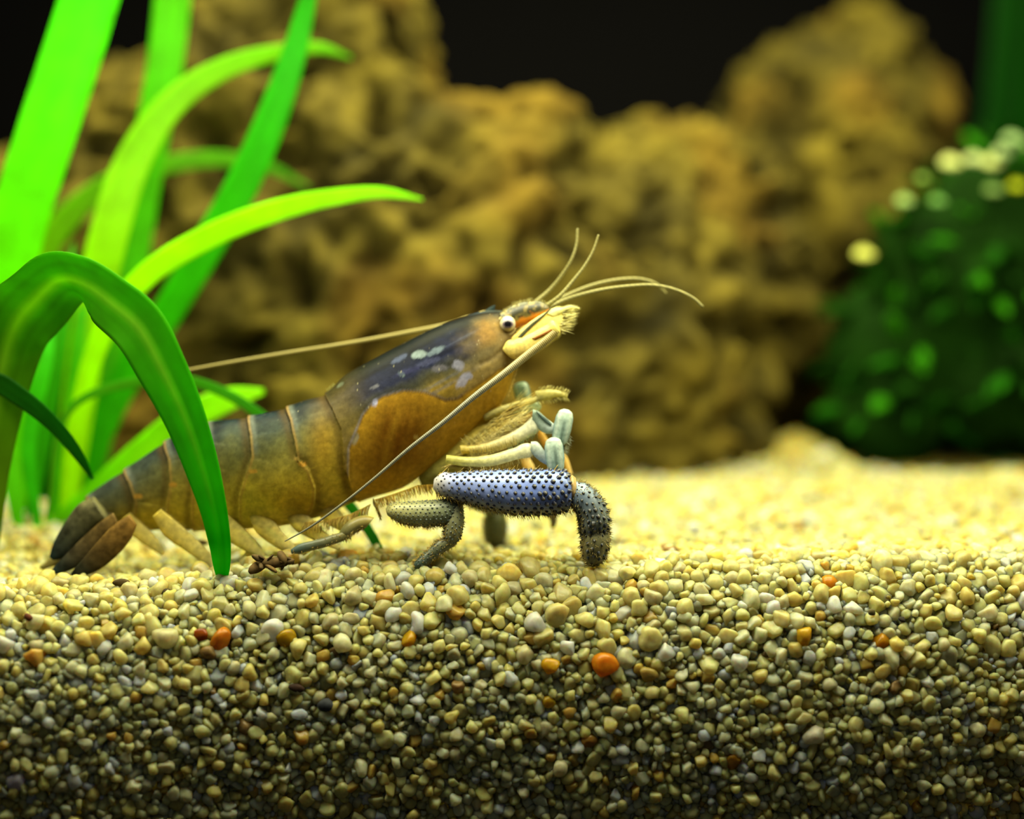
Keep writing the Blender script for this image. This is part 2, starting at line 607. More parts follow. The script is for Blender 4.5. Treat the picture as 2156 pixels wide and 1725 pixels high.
S_FRONT0 = float(np.interp(-0.006, -PROF[:, 0], PROF_S))      # 6 mm behind the mid plane
dart = Dart(0.0042)
front = []                                                   # x, s, r, special index
for k, (px, py, r, c, lab) in enumerate(SPECIAL):
    x, s = s_from_px(px, py)
    dart.put(x, s, r * 1e-4 * 0.95)
    front.append((x, s, r * 1e-4 * 0.95, k))
rr = random.Random(7)
for (rlo, rhi, tries) in ((0.0015, 0.0020, 2200), (0.00135, 0.0019, 1600), (0.00105, 0.0014, 12000), (0.0008, 0.0011, 28000), (0.0005, 0.0008, 18000)):
    for _ in range(tries):
        x = rr.uniform(-0.118, 0.118)
        s = rr.uniform(S_FRONT0, S_TOTAL - 0.0005)
        r = rr.uniform(rlo, rhi)
        zt = np.interp(s, PROF_S, PROF[:, 1])
        if r > 0.0015 and zt < -0.009 and rr.random() < 0.5 + 0.5 * min(1, (-0.009 - zt) / 0.012):
            continue
        if dart.ok(x, s, r, 0.66):
            dart.put(x, s, r)
            front.append((x, s, r, -1))
front = np.array(front)
fx, fs, fr, fsp = front.T
fpos, fnor = bank(fx, fs)
fpos = fpos + fnor * (fr * RNG.uniform(-0.75, 0.45, len(fr)))[:, None]
sp_mask = fsp >= 0
fpos[sp_mask] += fnor[sp_mask] * (fr[sp_mask] * 0.25)[:, None]
fkind = grain_kinds(len(fr))
fcol = grain_colors(fkind)
for k in range(len(SPECIAL)):
    fcol[np.where(fsp == k)[0]] = lin(SPECIAL[k][3])
fpx, fpy = to_px(fpos)
in_view = (fpx > 10) & (fpx < 2146) & (fpy > 1195) & (fpy < 1700)
proud = ((fpos - bank(fx, fs)[0]) * fnor).sum(1)
score = np.where(in_view & ~sp_mask, fr + 0.6 * proud, -9)
chosen = np.argsort(-score)[:300 - len(SPECIAL)]
is_thing = sp_mask.copy()
is_thing[chosen] = True

KIND_WORDS = {'pale straw': 'pale straw-coloured', 'honey': 'honey-yellow', 'clear': 'glassy cream-grey', 'white': 'milky white', 'grey': 'dull grey', 'amber': 'amber', 'brown': 'brown'}
SHORT = ['large bright orange grain', 'round orange grain at the left', '', 'wedge-shaped mustard-yellow grain', 'golden-yellow grain', '', '', 'yellow upper right grain', '', 'dull ochre grain low at the right',
         'tan grain low in the middle', 'round chalk-white grain', '', 'small bluish-white grain', 'white lower left corner grain', 'squarish cream-white grain', '', 'pale lilac-white grain', 'orange grain below the crest', 'grey-white wedge grain']
grain_label = {}
for k, short in enumerate(SHORT):                            # neighbours of a grain that can be told from all others
    if not short:
        continue
    c = np.where(fsp == k)[0][0]
    seen = set()
    for i in sorted(chosen, key=lambda q: math.hypot(fpx[q] - fpx[c], fpy[q] - fpy[c])):
        dx, dy = fpx[i] - fpx[c], fpy[i] - fpy[c]
        if math.hypot(dx, dy) > 75:
            break
        way = ('right of', 'below and right of', 'below', 'below and left of', 'left of', 'above and left of', 'above', 'above and right of')[int(round(math.atan2(dy, dx) / (math.pi / 4))) % 8]
        if way not in seen and i not in grain_label:
            seen.add(way)
            grain_label[i] = '%s quartz grain close %s the %s' % (KIND_WORDS[PALETTE[fkind[i]][2]], way, short)
regions = {}
for i in chosen:
    if i not in grain_label:
        key = (PALETTE[fkind[i]][2], 'upper' if fpy[i] < 1330 else 'middle' if fpy[i] < 1500 else 'lower', ('far left', 'left', 'centre', 'right', 'far right')[min(4, int(fpx[i] // 432))])
        regions.setdefault(key, []).append(i)
for (kind, v, h), members in regions.items():
    members.sort(key=lambda q: -fr[q])
    for n_, i in enumerate(members):
        lead = 'largest' if n_ == 0 and len(members) > 1 and fr[i] > 1.03 * fr[members[1]] else 'large'
        grain_label[i] = '%s %s quartz grain in the %s part of the sand bank, %s' % (lead, KIND_WORDS[kind], v, h)


sand = Parts()


def add_grains(pt, pos, rad, col, shapes, faces):
    n = len(pos)
    R = rand_rot(n)
    which = RNG.integers(0, len(shapes), n)
    sh = np.stack(shapes)[which] * np.asarray(rad)[:, None, None]
    V = np.einsum('nij,nvj->nvi', R, sh) + pos[:, None, :]
    nvv = V.shape[1]
    F = (np.arange(n)[:, None, None] * nvv + faces[None]).reshape(-1, 3)
    pt.add(V.reshape(-1, 3), F, np.repeat(col, nvv, 0))


m = ~is_thing
tiny = m & (fr < 0.00098)
m = m & ~tiny
add_grains(sand, fpos[m], fr[m] * 1.16, fcol[m], SHAPES3, ICO4[1])
add_grains(sand, fpos[tiny], fr[tiny] * 1.16, fcol[tiny], SMALL3, ICO3[1])
# a second layer behind the first, and the grains of the top running back to the rock
n2 = 7500
x2 = RNG.uniform(-0.118, 0.118, n2)
s2 = RNG.uniform(S_FRONT0, S_TOTAL, n2)
p2, no2 = bank(x2, s2)
r2 = RNG.uniform(0.0008, 0.0015, n2)
p2 = p2 - no2 * (0.0010 + r2 * 0.3)[:, None]
add_grains(sand, p2, r2, grain_colors(grain_kinds(n2)), SHAPES2, ICO2[1])
n3 = 8500
s_back = np.interp(-0.135, -PROF[:, 0], PROF_S)
s3 = RNG.uniform(s_back, S_FRONT0, n3)
y3 = np.interp(s3, PROF_S, PROF[:, 0])
x3 = RNG.uniform(-1, 1, n3) * (0.112 * (D + y3) / D + 0.004)
p3, no3 = bank(x3, s3)
r3 = RNG.uniform(0.0009, 0.0018, n3) * (1 + 0.4 * sstep(0.03, 0.1, y3))
p3 = p3 + no3 * (r3 * RNG.uniform(-0.8, 0.2, n3))[:, None]
add_grains(sand, p3, r3, grain_colors(grain_kinds(n3)), SHAPES2, ICO2[1])
# the mass of sand below the loose grains
gx = np.linspace(-0.34, 0.34, 200)
gs = np.concatenate([np.linspace(0, S_FRONT0, 90), np.linspace(S_FRONT0, S_TOTAL, 60)[1:]])
GX, GS = np.meshgrid(gx, gs, indexing='ij')
bp, bn = bank(GX.ravel(), GS.ravel())
bp = bp - bn * 0.0011 + bn * (0.0005 * fbm(bp * 500, 2, 8))[:, None]
bcol = lin((232, 214, 120))[None] * (1 + 0.2 * fbm(bp * 300, 3, 2))[:, None]
sand.add(bp, grid_faces(len(gx), len(gs), False)[:, ::-1], bcol)
obj('sand', sand.mesh('sand'), M_GRAIN, kind='stuff', label='bed of coarse pale yellow quartz sand filling the bottom of the tank', category='sand')

grain_rot = rand_rot(len(fr))
for i in np.where(is_thing)[0]:
    c = fcol[i]
    uv = ICO5 if fsp[i] >= 0 else ICO4
    shp = grain_shape(ICO5[0], RNG, 0.75) if fsp[i] >= 0 else SHAPES3[RNG.integers(0, len(SHAPES3))]
    me = mesh_np('sand_grain', shp @ grain_rot[i].T * fr[i] * 1.12, uv[1], c)
    o = obj('sand_grain', me, M_GRAIN, category='grain')
    o.location = fpos[i]
    if fsp[i] >= 0:
        o['label'] = SPECIAL[int(fsp[i])][4]
    else:
        o['label'] = grain_label[i]
        o['group'] = 'large %s grains in the front of the sand bank' % KIND_WORDS[PALETTE[fkind[i]][2]]


# ------------------------------------------------------------------ dark bits lying on and between the grains
def debris(px, py, y, rx, rz, label, col=(44, 32, 14), tilt=0.0, n=1, spread=0):
    pt = Parts()
    for k in range(n):
        sh = grain_shape(ICO3[0], RNG, 0.6) * np.array([rx, min(rx, rz) * 0.9, rz]) * 1e-4 * (1 if k == 0 else rr.uniform(0.25, 1.15))
        if k:
            sh = (sh * np.array([1, 1, rr.uniform(.35, .8)])) @ rand_rot(1)[0].T
        ca, sa = math.cos(tilt), math.sin(tilt)
        sh = np.stack([sh[:, 0] * ca - sh[:, 2] * sa, sh[:, 1], sh[:, 0] * sa + sh[:, 2] * ca], -1)
        if k:
            sh = sh + np.array([rr.uniform(-1, 1) * spread, rr.uniform(-.5, .5) * spread * .5, rr.uniform(-.35, .35) * spread]) * 1e-4
        pt.add(sh, ICO3[1], lin(col) * rr.uniform(0.6, 1.5))
    o = obj('debris', pt.mesh('debris'), M_DEBRIS, label=label, category='debris')
    o.location = W(px, py, y)
    return o


def on_bank(px, py):
    near_by = np.hypot(fpx - px, fpy - py) < fr * 1e4 + 4         # lying against the grains it touches
    return float((fpos[near_by, 1] - fr[near_by] * 0.85).min()) if near_by.any() else -0.02


debris(255, 1228, on_bank(255, 1228), 23, 8, 'dark brown seed-shaped speck on the sand below the tail fan', (52, 40, 14), -0.06)
debris(346, 1246, on_bank(346, 1246), 12, 6, 'small dark flake on the sand right of the seed-shaped speck', (50, 38, 14), 0.3)
debris(60, 1300, on_bank(60, 1300), 9, 6, 'tiny reddish-brown crumb on the sand at the far left', (74, 34, 10), -0.5)
debris(578, 1184, -0.0145, 22, 12, 'knobbly clump of brown debris on the sand by the rear walking leg', (70, 52, 20), 0.15, 15, 34)
debris(424, 1143, 0.012, 14, 6, 'small dark crumb on the sand behind the swimmerets', (62, 46, 14), -0.2)
debris(686, 1484, on_bank(686, 1484), 15, 13, 'blue-black grain of grit in the lower left half of the bank', (30, 32, 34))
debris(1899, 1305, on_bank(1899, 1305), 7, 5, 'black crumb in the upper right of the sand bank', (24, 18, 8), -0.6)
debris(1836, 1290, on_bank(1836, 1290), 9, 6, 'dark green-brown crumb beside a white grain at the upper right', (58, 50, 20))
debris(624, 1450, on_bank(624, 1450), 15, 8, 'reddish-black flake in the left half of the bank', (40, 22, 8))


# ------------------------------------------------------------------ rock
def make_rock(name, blobs, label, voxel, seed, pit=0.007, group=None):
    import bmesh
    bm = bmesh.new()
    for (px, py, y, rx, ry, rz) in blobs:
        s = (D + y) / D
        mat = Matrix.Translation(Vector(W(px, py, y))) @ Matrix.Diagonal((rx * 1e-4 * s, ry * 1e-4 * s, rz * 1e-4 * s, 1))
        bmesh.ops.create_icosphere(bm, subdivisions=4, radius=1, matrix=mat)
    me = bpy.data.meshes.new(name + '_raw')
    bm.to_mesh(me)
    bm.free()
    o = bpy.data.objects.new(name + '_raw', me)
    COL.objects.link(o)
    mod = o.modifiers.new('remesh', 'REMESH')
    mod.mode = 'VOXEL'
    mod.voxel_size = voxel
    dg = bpy.context.evaluated_depsgraph_get()
    ev = o.evaluated_get(dg)
    m2 = ev.to_mesh()
    nv = len(m2.vertices)
    co = np.empty(nv * 3, np.float32)
    no = np.empty(nv * 3, np.float32)
    m2.vertices.foreach_get('co', co)
    m2.vertices.foreach_get('normal', no)
    co, no = co.reshape(-1, 3).astype(float), no.reshape(-1, 3).astype(float)
    m2.calc_loop_triangles()
    tri = np.empty(len(m2.loop_triangles) * 3, np.int32)
    m2.loop_triangles.foreach_get('vertices', tri)
    tri = tri.reshape(-1, 3)
    ev.to_mesh_clear()
    bpy.data.objects.remove(o)
    bpy.data.meshes.remove(me)
    warp = co + 0.006 * np.stack([fbm(co * 45 + k * 31, 2, seed + k) for k in range(3)], -1)
    big = fbm(warp * 55, 3, seed + 5)
    mid = fbm(warp * 130, 3, seed + 9)
    fine = fbm(co * 260, 2, seed + 13)
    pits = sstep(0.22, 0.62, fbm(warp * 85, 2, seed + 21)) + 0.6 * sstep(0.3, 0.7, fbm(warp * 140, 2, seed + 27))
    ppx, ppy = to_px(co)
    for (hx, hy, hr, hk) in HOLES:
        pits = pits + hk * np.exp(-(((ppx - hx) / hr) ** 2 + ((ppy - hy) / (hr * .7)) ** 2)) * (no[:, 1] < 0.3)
    d = 0.0035 * big + 0.0026 * mid + 0.0011 * fine - pit * pits
    v = co + no * d[:, None]
    tone = np.clip(0.5 + 0.35 * fbm(co * 50, 3, seed + 31) + 0.2 * mid, 0, 1)[:, None]
    c = lin((32, 28, 8)) * (1 - tone) + lin((92, 80, 24)) * tone
    rust = sstep(0.15, 0.6, fbm(co * 30 + 9, 2, seed + 41))[:, None]
    c = c * (1 - 0.5 * rust) + lin((88, 66, 16)) * 0.5 * rust
    c = c * (1 - 0.55 * np.clip(pits, 0, 1))[:, None]  # pits also painted darker, for the shade inside them
    me = mesh_np(name, v, tri, c)
    return obj(name, me, M_ROCK, label=label, category='rock')


HOLES = [(1180, 350, 40, 1.3), (1160, 492, 46, 1.1), (1280, 690, 62, 1.4), (1640, 272, 70, 1.3), (1655, 432, 60, 1.3), (1560, 560, 45, 1.0), (800, 250, 50, .9), (640, 330, 50, 1.0), (430, 300, 60, 1.2), (520, 30, 60, 1.2), (700, 500, 60, .8), (900, 470, 50, .8),
         (620, 620, 60, 1.0), (780, 560, 50, .8), (1380, 430, 50, .8), (1660, 590, 40, 1.2), (1350, 860, 50, .7), (980, 780, 50, .7), (300, 420, 60, 1.0)]
ROCK = [  # px, py, depth, radii px (x, depth, z)
    (100, 680, 0.155, 330, 260, 380), (330, 600, 0.150, 300, 300, 500), (520, 520, 0.150, 280, 320, 540), (715, 200, 0.165, 200, 300, 420),
    (760, 640, 0.145, 380, 330, 520), (1000, 620, 0.150, 360, 330, 420), (1130, 330, 0.150, 130, 200, 150), (1060, 900, 0.150, 420, 330, 260),
    (1300, 740, 0.160, 330, 330, 450), (1440, 580, 0.180, 290, 290, 330), (1420, 900, 0.155, 190, 250, 200), (1725, 420, 0.225, 270, 250, 340),
    (1800, 370, 0.238, 215, 230, 350), (1610, 640, 0.220, 230, 200, 240), (400, 900, 0.150, 400, 300, 300), (700, 900, 0.140, 400, 300, 260)]
make_rock('rock', ROCK, 'large brown porous rock filling the background behind the shrimp', 0.0016, 60)


# ------------------------------------------------------------------ strap leaves
def leaf_mesh(path, n=60, nv=9, col0=(60, 190, 8), col1=None, cup=0.12, thick=0.00022, rib=None):
    """path rows: px, py, depth, half width px, twist (share of the width that runs in depth). A closed blade with a midrib fold."""
    path = np.asarray(path, float)
    P = np.array([W(a, b, c) for a, b, c, *_ in path])
    S = smooth_path(np.c_[P, path[:, 3] * 1e-4, path[:, 4]], n)
    C, hw, tw = S[:, :3], np.maximum(S[:, 3], 1.5e-4), S[:, 4]
    T = np.gradient(C, axis=0)
    T /= np.linalg.norm(T, axis=1)[:, None]
    side = np.stack([T[:, 2], 0 * T[:, 0], -T[:, 0]], -1)
    side /= np.linalg.norm(side, axis=1)[:, None] + 1e-9
    for k in range(1, n):
        if side[k] @ side[k - 1] < 0:
            side[k] *= -1
    tw = np.clip(tw, -0.97, 0.97)[:, None]
    side = side * np.sqrt(1 - tw ** 2) + np.array([0, 1.0, 0]) * tw
    side -= T * (side * T).sum(1)[:, None]
    side /= np.linalg.norm(side, axis=1)[:, None]
    nor = np.cross(T, side)
    nor *= np.sign(-nor[:, 1:2] + 1e-6)
    a = np.linspace(-1, 1, nv)
    mid = C[:, None, :] + a[None, :, None] * (hw[:, None] * side)[:, None, :] + (cup * (np.abs(a) ** 1.5) * 1.0)[None, :, None] * (hw[:, None] * nor)[:, None, :]
    th = (thick * (1 - 0.7 * a ** 2) * (1 + 0.7 * np.exp(-(a / 0.12) ** 2)))[None, :, None] * nor[:, None, :] * np.minimum(1, hw / 0.002)[:, None, None]
    A, B = mid + th, mid - th
    V = np.concatenate([A, B[:, ::-1]], 1)
    q = grid_faces(n, 2 * nv)
    k = np.arange(nv - 1)
    cap0 = np.stack([k, k + 1, 2 * nv - 2 - k, 2 * nv - 1 - k], -1)
    cap1 = cap0[:, ::-1] + (n - 1) * 2 * nv
    t = np.linspace(0, 1, n)[:, None]
    c0 = lin(col0)
    c1 = lin(col1 if col1 is not None else col0)
    c = (c0[None] * (1 - t) + c1[None] * t)[:, None, :] * np.ones((1, 2 * nv, 1))
    aa = np.concatenate([a, a[::-1]])
    streak = 1 + 0.10 * vnoise(np.stack([np.tile(aa * 7, (n, 1)), np.tile(t * 2.5, (1, 2 * nv)), np.zeros((n, 2 * nv))], -1), 4) + 0.08 * vnoise(np.stack([np.tile(aa * 3, (n, 1)), np.tile(t * 22, (1, 2 * nv)), np.zeros((n, 2 * nv))], -1), 9)
    c = c * streak[..., None]
    if rib is not None:
        w = (np.exp(-(aa / 0.16) ** 2)[None, :] * rib * sstep(0.0, 0.3, t) * sstep(1.0, 0.6, t))[..., None]
        c = c * (1 - w) + lin((200, 232, 70)) * w
    return mesh_np('leaf', V.reshape(-1, 3), [np.concatenate([q, cap0, cap1])], c.reshape(-1, 3))


def leaf(parent, path, label=None, **kw):
    o = obj('leaf', leaf_mesh(path, **kw), M_LEAF, parent)
    if label:
        o['label'] = label
    return o


LG, YG, DG = (122, 218, 0), (168, 226, 0), (60, 176, 0)
plant = thing('strap_leaf_plant', W(130, 1098, 0.062), 'bright green strap-leaved water plant with tall arching blades behind the shrimp tail', 'plant')
leaf(plant, [(70, 1120, .060, 20, 0), (25, 900, .058, 45, 0), (5, 700, .054, 58, 0), (32, 500, .050, 66, .2), (95, 290, .047, 68, .2), (160, 90, .045, 68, .2), (215, -90, .043, 66, .2)], 'widest blade of the plant, leaning to the right', col0=LG, col1=(86, 222, 6))
leaf(plant, [(170, 1120, .075, 18, 0), (225, 860, .075, 34, 0), (278, 560, .074, 40, 0), (312, 330, .072, 42, .2), (345, 150, .070, 44, .2), (372, -90, .068, 46, .2)], col0=(60, 170, 10), col1=(110, 214, 10))
leaf(plant, [(140, 1120, .062, 16, 0), (160, 900, .060, 38, 0), (190, 680, .057, 44, .2), (228, 500, .055, 46, .2), (285, 330, .056, 42, .2), (365, 215, .058, 34, .2), (470, 145, .062, 27, .1), (580, 112, .066, 20, 0), (680, 102, .070, 13, 0), (740, 122, .074, 3, 0)], 'long yellow-green blade arching to the right', col0=YG, col1=(110, 190, 6))
leaf(plant, [(150, 1120, .070, 16, 0), (190, 960, .068, 34, 0), (270, 790, .066, 38, 0), (352, 660, .062, 38, .1), (430, 530, .058, 40, .1), (510, 390, .055, 40, .1), (572, 250, .053, 37, .1), (620, 110, .052, 29, .1), (655, -30, .052, 16, .1), (668, -90, .052, 6, .1)], 'dark green blade slanting up to the right', col0=DG, col1=(50, 180, 10))
leaf(plant, [(135, 1115, .050, 14, 0), (165, 880, .045, 22, 0), (220, 700, .040, 25, 0), (300, 588, .036, 27, .1), (420, 508, .034, 28, .2), (560, 450, .033, 26, .2), (700, 416, .034, 19, .1), (810, 406, .036, 12, 0), (890, 420, .039, 2, 0)], 'slender yellow-green blade curving far to the right', col0=YG, col1=(148, 224, 4))
leaf(plant, [(60, 1110, .085, 14, 0), (50, 850, .084, 30, 0), (70, 600, .082, 34, 0), (125, 480, .080, 34, .1), (220, 395, .080, 29, .1), (340, 350, .082, 24, .1), (460, 335, .086, 20, .1), (560, 350, .090, 14, 0), (650, 395, .094, 4, 0)], col0=YG, col1=(70, 160, 10))
leaf(plant, [(95, 1115, .050, 12, 0), (190, 1045, .045, 24, 0), (300, 950, .040, 31, 0), (400, 878, .040, 34, .1), (490, 838, .042, 26, .1), (556, 824, .045, 6, 0)], 'broad lemon-green blade close behind the shrimp back', col0=(110, 200, 6), col1=(150, 226, 4))
leaf(plant, [(100, 1100, .034, 6, 0), (160, 850, .032, 9, 0), (300, 803, .030, 12, .1), (395, 802, .028, 12, .1), (470, 826, .026, 12, .1), (545, 872, .024, 12, .1), (640, 960, .022, 12, .1), (720, 1045, .016, 12, .1), (775, 1115, .008, 11, .1), (810, 1178, .000, 8, .1)], 'narrow blade that passes behind the shrimp and dips into the sand', col0=(80, 160, 10), col1=(30, 130, 10))
leaf(plant, [(120, 1105, .050, 8, 0), (300, 1010, .040, 12, 0), (440, 1030, .034, 13, .1), (540, 1100, .028, 12, .1), (612, 1152, .026, 8, .1)], col0=(70, 190, 10))
for (x0, y0, x1, y1, x2, y2, yy, w, c) in ((-20, 1110, -5, 900, 20, 640, .075, 26, (70, 190, 10)), (20, 1112, 60, 960, 55, 800, .070, 24, (80, 196, 10)),
                                           (60, 1112, 95, 900, 140, 600, .052, 20, (60, 170, 8)), (100, 1112, 90, 950, 135, 690, .078, 26, (36, 120, 8)),
                                           (110, 1112, 140, 930, 175, 640, .058, 15, (84, 196, 8)), (80, 1110, 60, 940, 100, 740, .046, 18, (60, 186, 12)),
                                           (150, 1112, 205, 900, 250, 640, .09, 40, (24, 92, 0)), (70, 1100, 80, 900, 110, 720, .098, 46, (16, 70, 0)), (0, 1100, 10, 900, 40, 720, .10, 46, (16, 70, 0)), (110, 1108, 120, 960, 150, 800, .092, 40, (24, 84, 0)), (40, 1110, 20, 980, -15, 860, .045, 22, (96, 200, 16))):
    leaf(plant, [(x0, y0, yy, w * .6, 0), (x1, y1, yy - .002, w, .1), (x2, y2, yy - .002, w * .8, .1), (x2 + (x2 - x1) * .35, y2 - 90, yy, 2, 0)], col0=c, n=40)

near = thing('arching_leaf_plant', W(10, 1190, 0.008), 'near green water plant at the left edge, one broad blade bending over the shrimp tail', 'plant')
leaf(near, [(-30, 1150, .010, 30, 0), (-25, 960, .009, 52, .1), (0, 800, .006, 66, .2), (30, 690, .002, 76, .4), (74, 632, -.004, 80, .65), (124, 588, -.010, 76, .86), (182, 598, -.0165, 72, .76), (240, 640, -.0205, 64, .5), (288, 682, -.022, 60, .3),
            (342, 776, -.022, 53, .2), (392, 884, -.021, 44, .2), (428, 990, -.020, 36, .2), (452, 1080, -.019, 28, .2), (464, 1150, -.017, 22, .1), (467, 1195, -.013, 17, .1), (468, 1225, -.010, 10, .1)],
     'broad blade arching over and down in front of the shrimp', n=120, nv=15, col0=(92, 122, 8), col1=(40, 168, 6), rib=0.28, cup=0.10)
leaf(near, [(-60, 1130, .012, 16, 0), (-50, 900, .010, 22, .1), (-15, 805, .006, 24, .3), (50, 840, .004, 22, .3), (110, 890, .004, 18, .3), (160, 950, .005, 13, .2), (196, 1010, .007, 4, .1)], 'short dark green blade drooping at the left', col0=(40, 110, 8), col1=(20, 100, 10))

# ------------------------------------------------------------------ dark bush and tall leaves on the right
bush = thing('bushy_plant', W(2000, 998, 0.150), 'dark rounded bushy water plant with pale specks along its top, right of the rock', 'plant')


def small_leaf(parent, pos, direc, up, length, width, col, label=None):
    direc = direc / np.linalg.norm(direc)
    sd = np.cross(direc, up)
    sd /= np.linalg.norm(sd) + 1e-9
    nn = np.cross(sd, direc)
    t = np.linspace(0, 1, 6)
    w = width * np.sin(np.pi * np.clip(t * 0.92 + 0.06, 0, 1)) ** 0.8
    c = pos[None] + direc[None] * (t * length)[:, None] - nn[None] * (0.25 * length * t ** 2)[:, None]
    V = np.stack([c - sd * w[:, None] + nn * 0.15 * w[:, None], c, c + sd * w[:, None] + nn * 0.15 * w[:, None], c - nn * 0.0002], 1).reshape(-1, 3)
    me = mesh_np('leaf', V, grid_faces(6, 4), lin(col))
    o = obj('leaf', me, M_BUSH, parent)
    if label:
        o['label'] = label


DOME = [(1930, 760, .152, 210, 240), (2080, 640, .154, 280, 350), (1880, 880, .148, 160, 120), (2180, 820, .15, 280, 180), (1990, 560, .156, 150, 150), (2120, 420, .156, 150, 130)]
mass = Parts()
for (px, py, y, rx, rz) in DOME:
    s = (D + y) / D
    v = ICO5[0] * np.array([rx * .8, rx * .6, rz * .85]) * 1e-4 * s
    v = v * (1 + 0.18 * fbm(v * 90, 3, 77))[:, None] + W(px, py, y)
    mass.add(v, ICO5[1], lin((12, 36, 3)) * (1 + 0.5 * fbm(v * 200, 2, 3))[:, None])
obj('light_block_core', mass.mesh('light_block_core'), M_BUSH, bush, kind='stuff')  # dark core added inside the bush to block light
rb = random.Random(3)
for k in range(230):
    px, py, y, rx, rz = DOME[rb.choices(range(6), weights=(4, 7, 2, 3, 3, 4))[0]]
    th, ph = rb.uniform(-0.35, math.pi + 0.35), rb.uniform(-1.45, 0.5)
    n = np.array([math.cos(th) * math.cos(ph), math.sin(ph), math.sin(th) * math.cos(ph)])
    s = (D + y) / D
    pos = W(px, py, y) + n * np.array([rx, rx * .75, rz]) * 0.86e-4 * s
    if pos[2] < 0.02:
        continue
    d = n + np.array([rb.uniform(-.6, .6), rb.uniform(-.6, .6), rb.uniform(-.7, .3)])
    small_leaf(bush, pos, d, n, rb.uniform(.006, .011), rb.uniform(.0016, .003), rb.choice([(14, 52, 2), (20, 68, 3), (12, 42, 2), (34, 92, 4)]))
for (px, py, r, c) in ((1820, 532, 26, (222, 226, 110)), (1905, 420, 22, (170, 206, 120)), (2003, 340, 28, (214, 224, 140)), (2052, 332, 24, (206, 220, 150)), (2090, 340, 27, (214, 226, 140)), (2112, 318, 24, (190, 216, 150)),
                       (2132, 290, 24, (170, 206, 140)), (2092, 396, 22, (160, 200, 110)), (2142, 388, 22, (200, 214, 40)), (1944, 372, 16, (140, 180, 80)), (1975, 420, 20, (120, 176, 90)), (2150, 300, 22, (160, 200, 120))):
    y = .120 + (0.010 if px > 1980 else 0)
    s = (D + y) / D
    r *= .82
    c = tuple(int(q * .72) for q in c)  # pale colour stands in for highlights on the leaves
    small_leaf(bush, W(px - r, py + 4, y), np.array([1., -.15, .12]), np.array([0, -.75, .65]), 2 * r * 1e-4 * s, r * .95e-4 * s, c, 'pale blade standing in for a highlight on the bush leaves')

tall = thing('tall_plant', W(2110, 985, 0.26), 'tall dark green plant standing behind the bush in the upper right corner', 'plant')
for (x0, x1, w, y, c) in ((2050, 2105, 62, .25, (14, 66, 8)), (2120, 2190, 70, .26, (18, 84, 8)), (2190, 2140, 50, .27, (16, 70, 8)), (2230, 2250, 60, .25, (18, 80, 8))):
    leaf(tall, [(2110, 985, .262, 20, 0), (x0, 600, y, w, .2), (x1, 200, y, w, .2), (x1 + 25, -150, y - .004, w * .8, .1)], col0=c, n=30)

# ------------------------------------------------------------------ the shrimp
YT = [0.010, 0.010, 0.009, 0.008, 0.006, 0.003, 0.001, 0, 0, 0, 0, 0, 0, 0, 0, 0, 0, 0, 0]   # the tail swings a little away
SECS = [(150, 1092, 212, 1140, 20), (181, 1049, 255, 1122, 34), (220, 1018, 283, 1118, 42), (262, 991, 312, 1116, 50), (346, 933, 380, 1116, 62),
        (432, 893, 455, 1115, 72), (521, 879, 520, 1111, 80), (600, 860, 600, 1106, 86), (645, 843, 672, 1090, 88), (689, 828, 735, 1062, 90),
        (729, 790, 790, 1045, 92), (763, 769, 835, 1033, 95), (837, 730, 884, 1004, 95), (895, 699, 955, 944, 90), (947, 677, 1022, 880, 82),
        (1002, 661, 1066, 835, 68), (1035, 657, 1084, 775, 52), (1055, 658, 1092, 735, 36), (1072, 668, 1094, 712, 20)]
ARM = [  # lines where one shell plate laps over the next: polyline (px) from back to belly, +1 if the head side lies on top
    ([(683, 825), (708, 863), (727, 903), (731, 942), (733, 985), (745, 1030), (760, 1070)], 1, 3.6),
    ([(600, 852), (618, 885), (630, 930), (636, 962)], 1, 4.0),
    ([(636, 962), (660, 986), (672, 1025), (668, 1060), (646, 1100)], -1, 3.6),
    ([(521, 872), (535, 915), (541, 960), (528, 1000), (515, 1040), (507, 1115)], 1, 3.8),
    ([(432, 885), (446, 930), (440, 970), (418, 1020), (408, 1115)], 1, 3.6),
    ([(344, 926), (365, 970), (369, 1013), (362, 1055), (354, 1118)], 1, 3.8),
    ([(258, 985), (282, 1019), (294, 1055), (288, 1095), (277, 1124)], 1, 3.8),
    ([(176, 1044), (200, 1062), (214, 1086), (218, 1115)], 1, 3.0)]


def dist_to_line(x, y, line):
    """Signed distance (px) to a polyline; positive on its right (head) side. Nan-free, ends fade by the end distance."""
    best = np.full(np.shape(x), 1e9)
    sign = np.ones(np.shape(x))
    off = np.zeros(np.shape(x))
    L = np.asarray(line, float)
    for (ax, ay), (bx, by) in zip(L[:-1], L[1:]):
        ux, uy = bx - ax, by - ay
        t0 = ((x - ax) * ux + (y - ay) * uy) / (ux * ux + uy * uy)
        t = np.clip(t0, 0, 1)
        dx, dy = x - ax - t * ux, y - ay - t * uy
        d = np.hypot(dx, dy)
        cr = ux * (y - ay) - uy * (x - ax)          # y points down
        better = d < best
        best = np.where(better, d, best)
        sign = np.where(better, np.where(cr < 0, 1, -1), sign)
        off = np.where(better, np.abs(t0 - t), off)
    return best * sign, off


CURVE = [(741, 1000), (744, 942), (757, 912), (772, 875), (790, 851), (812, 836), (855, 824), (895, 826), (916, 833), (941, 844), (966, 841), (987, 826), (1024, 801), (1049, 782), (1090, 762)]


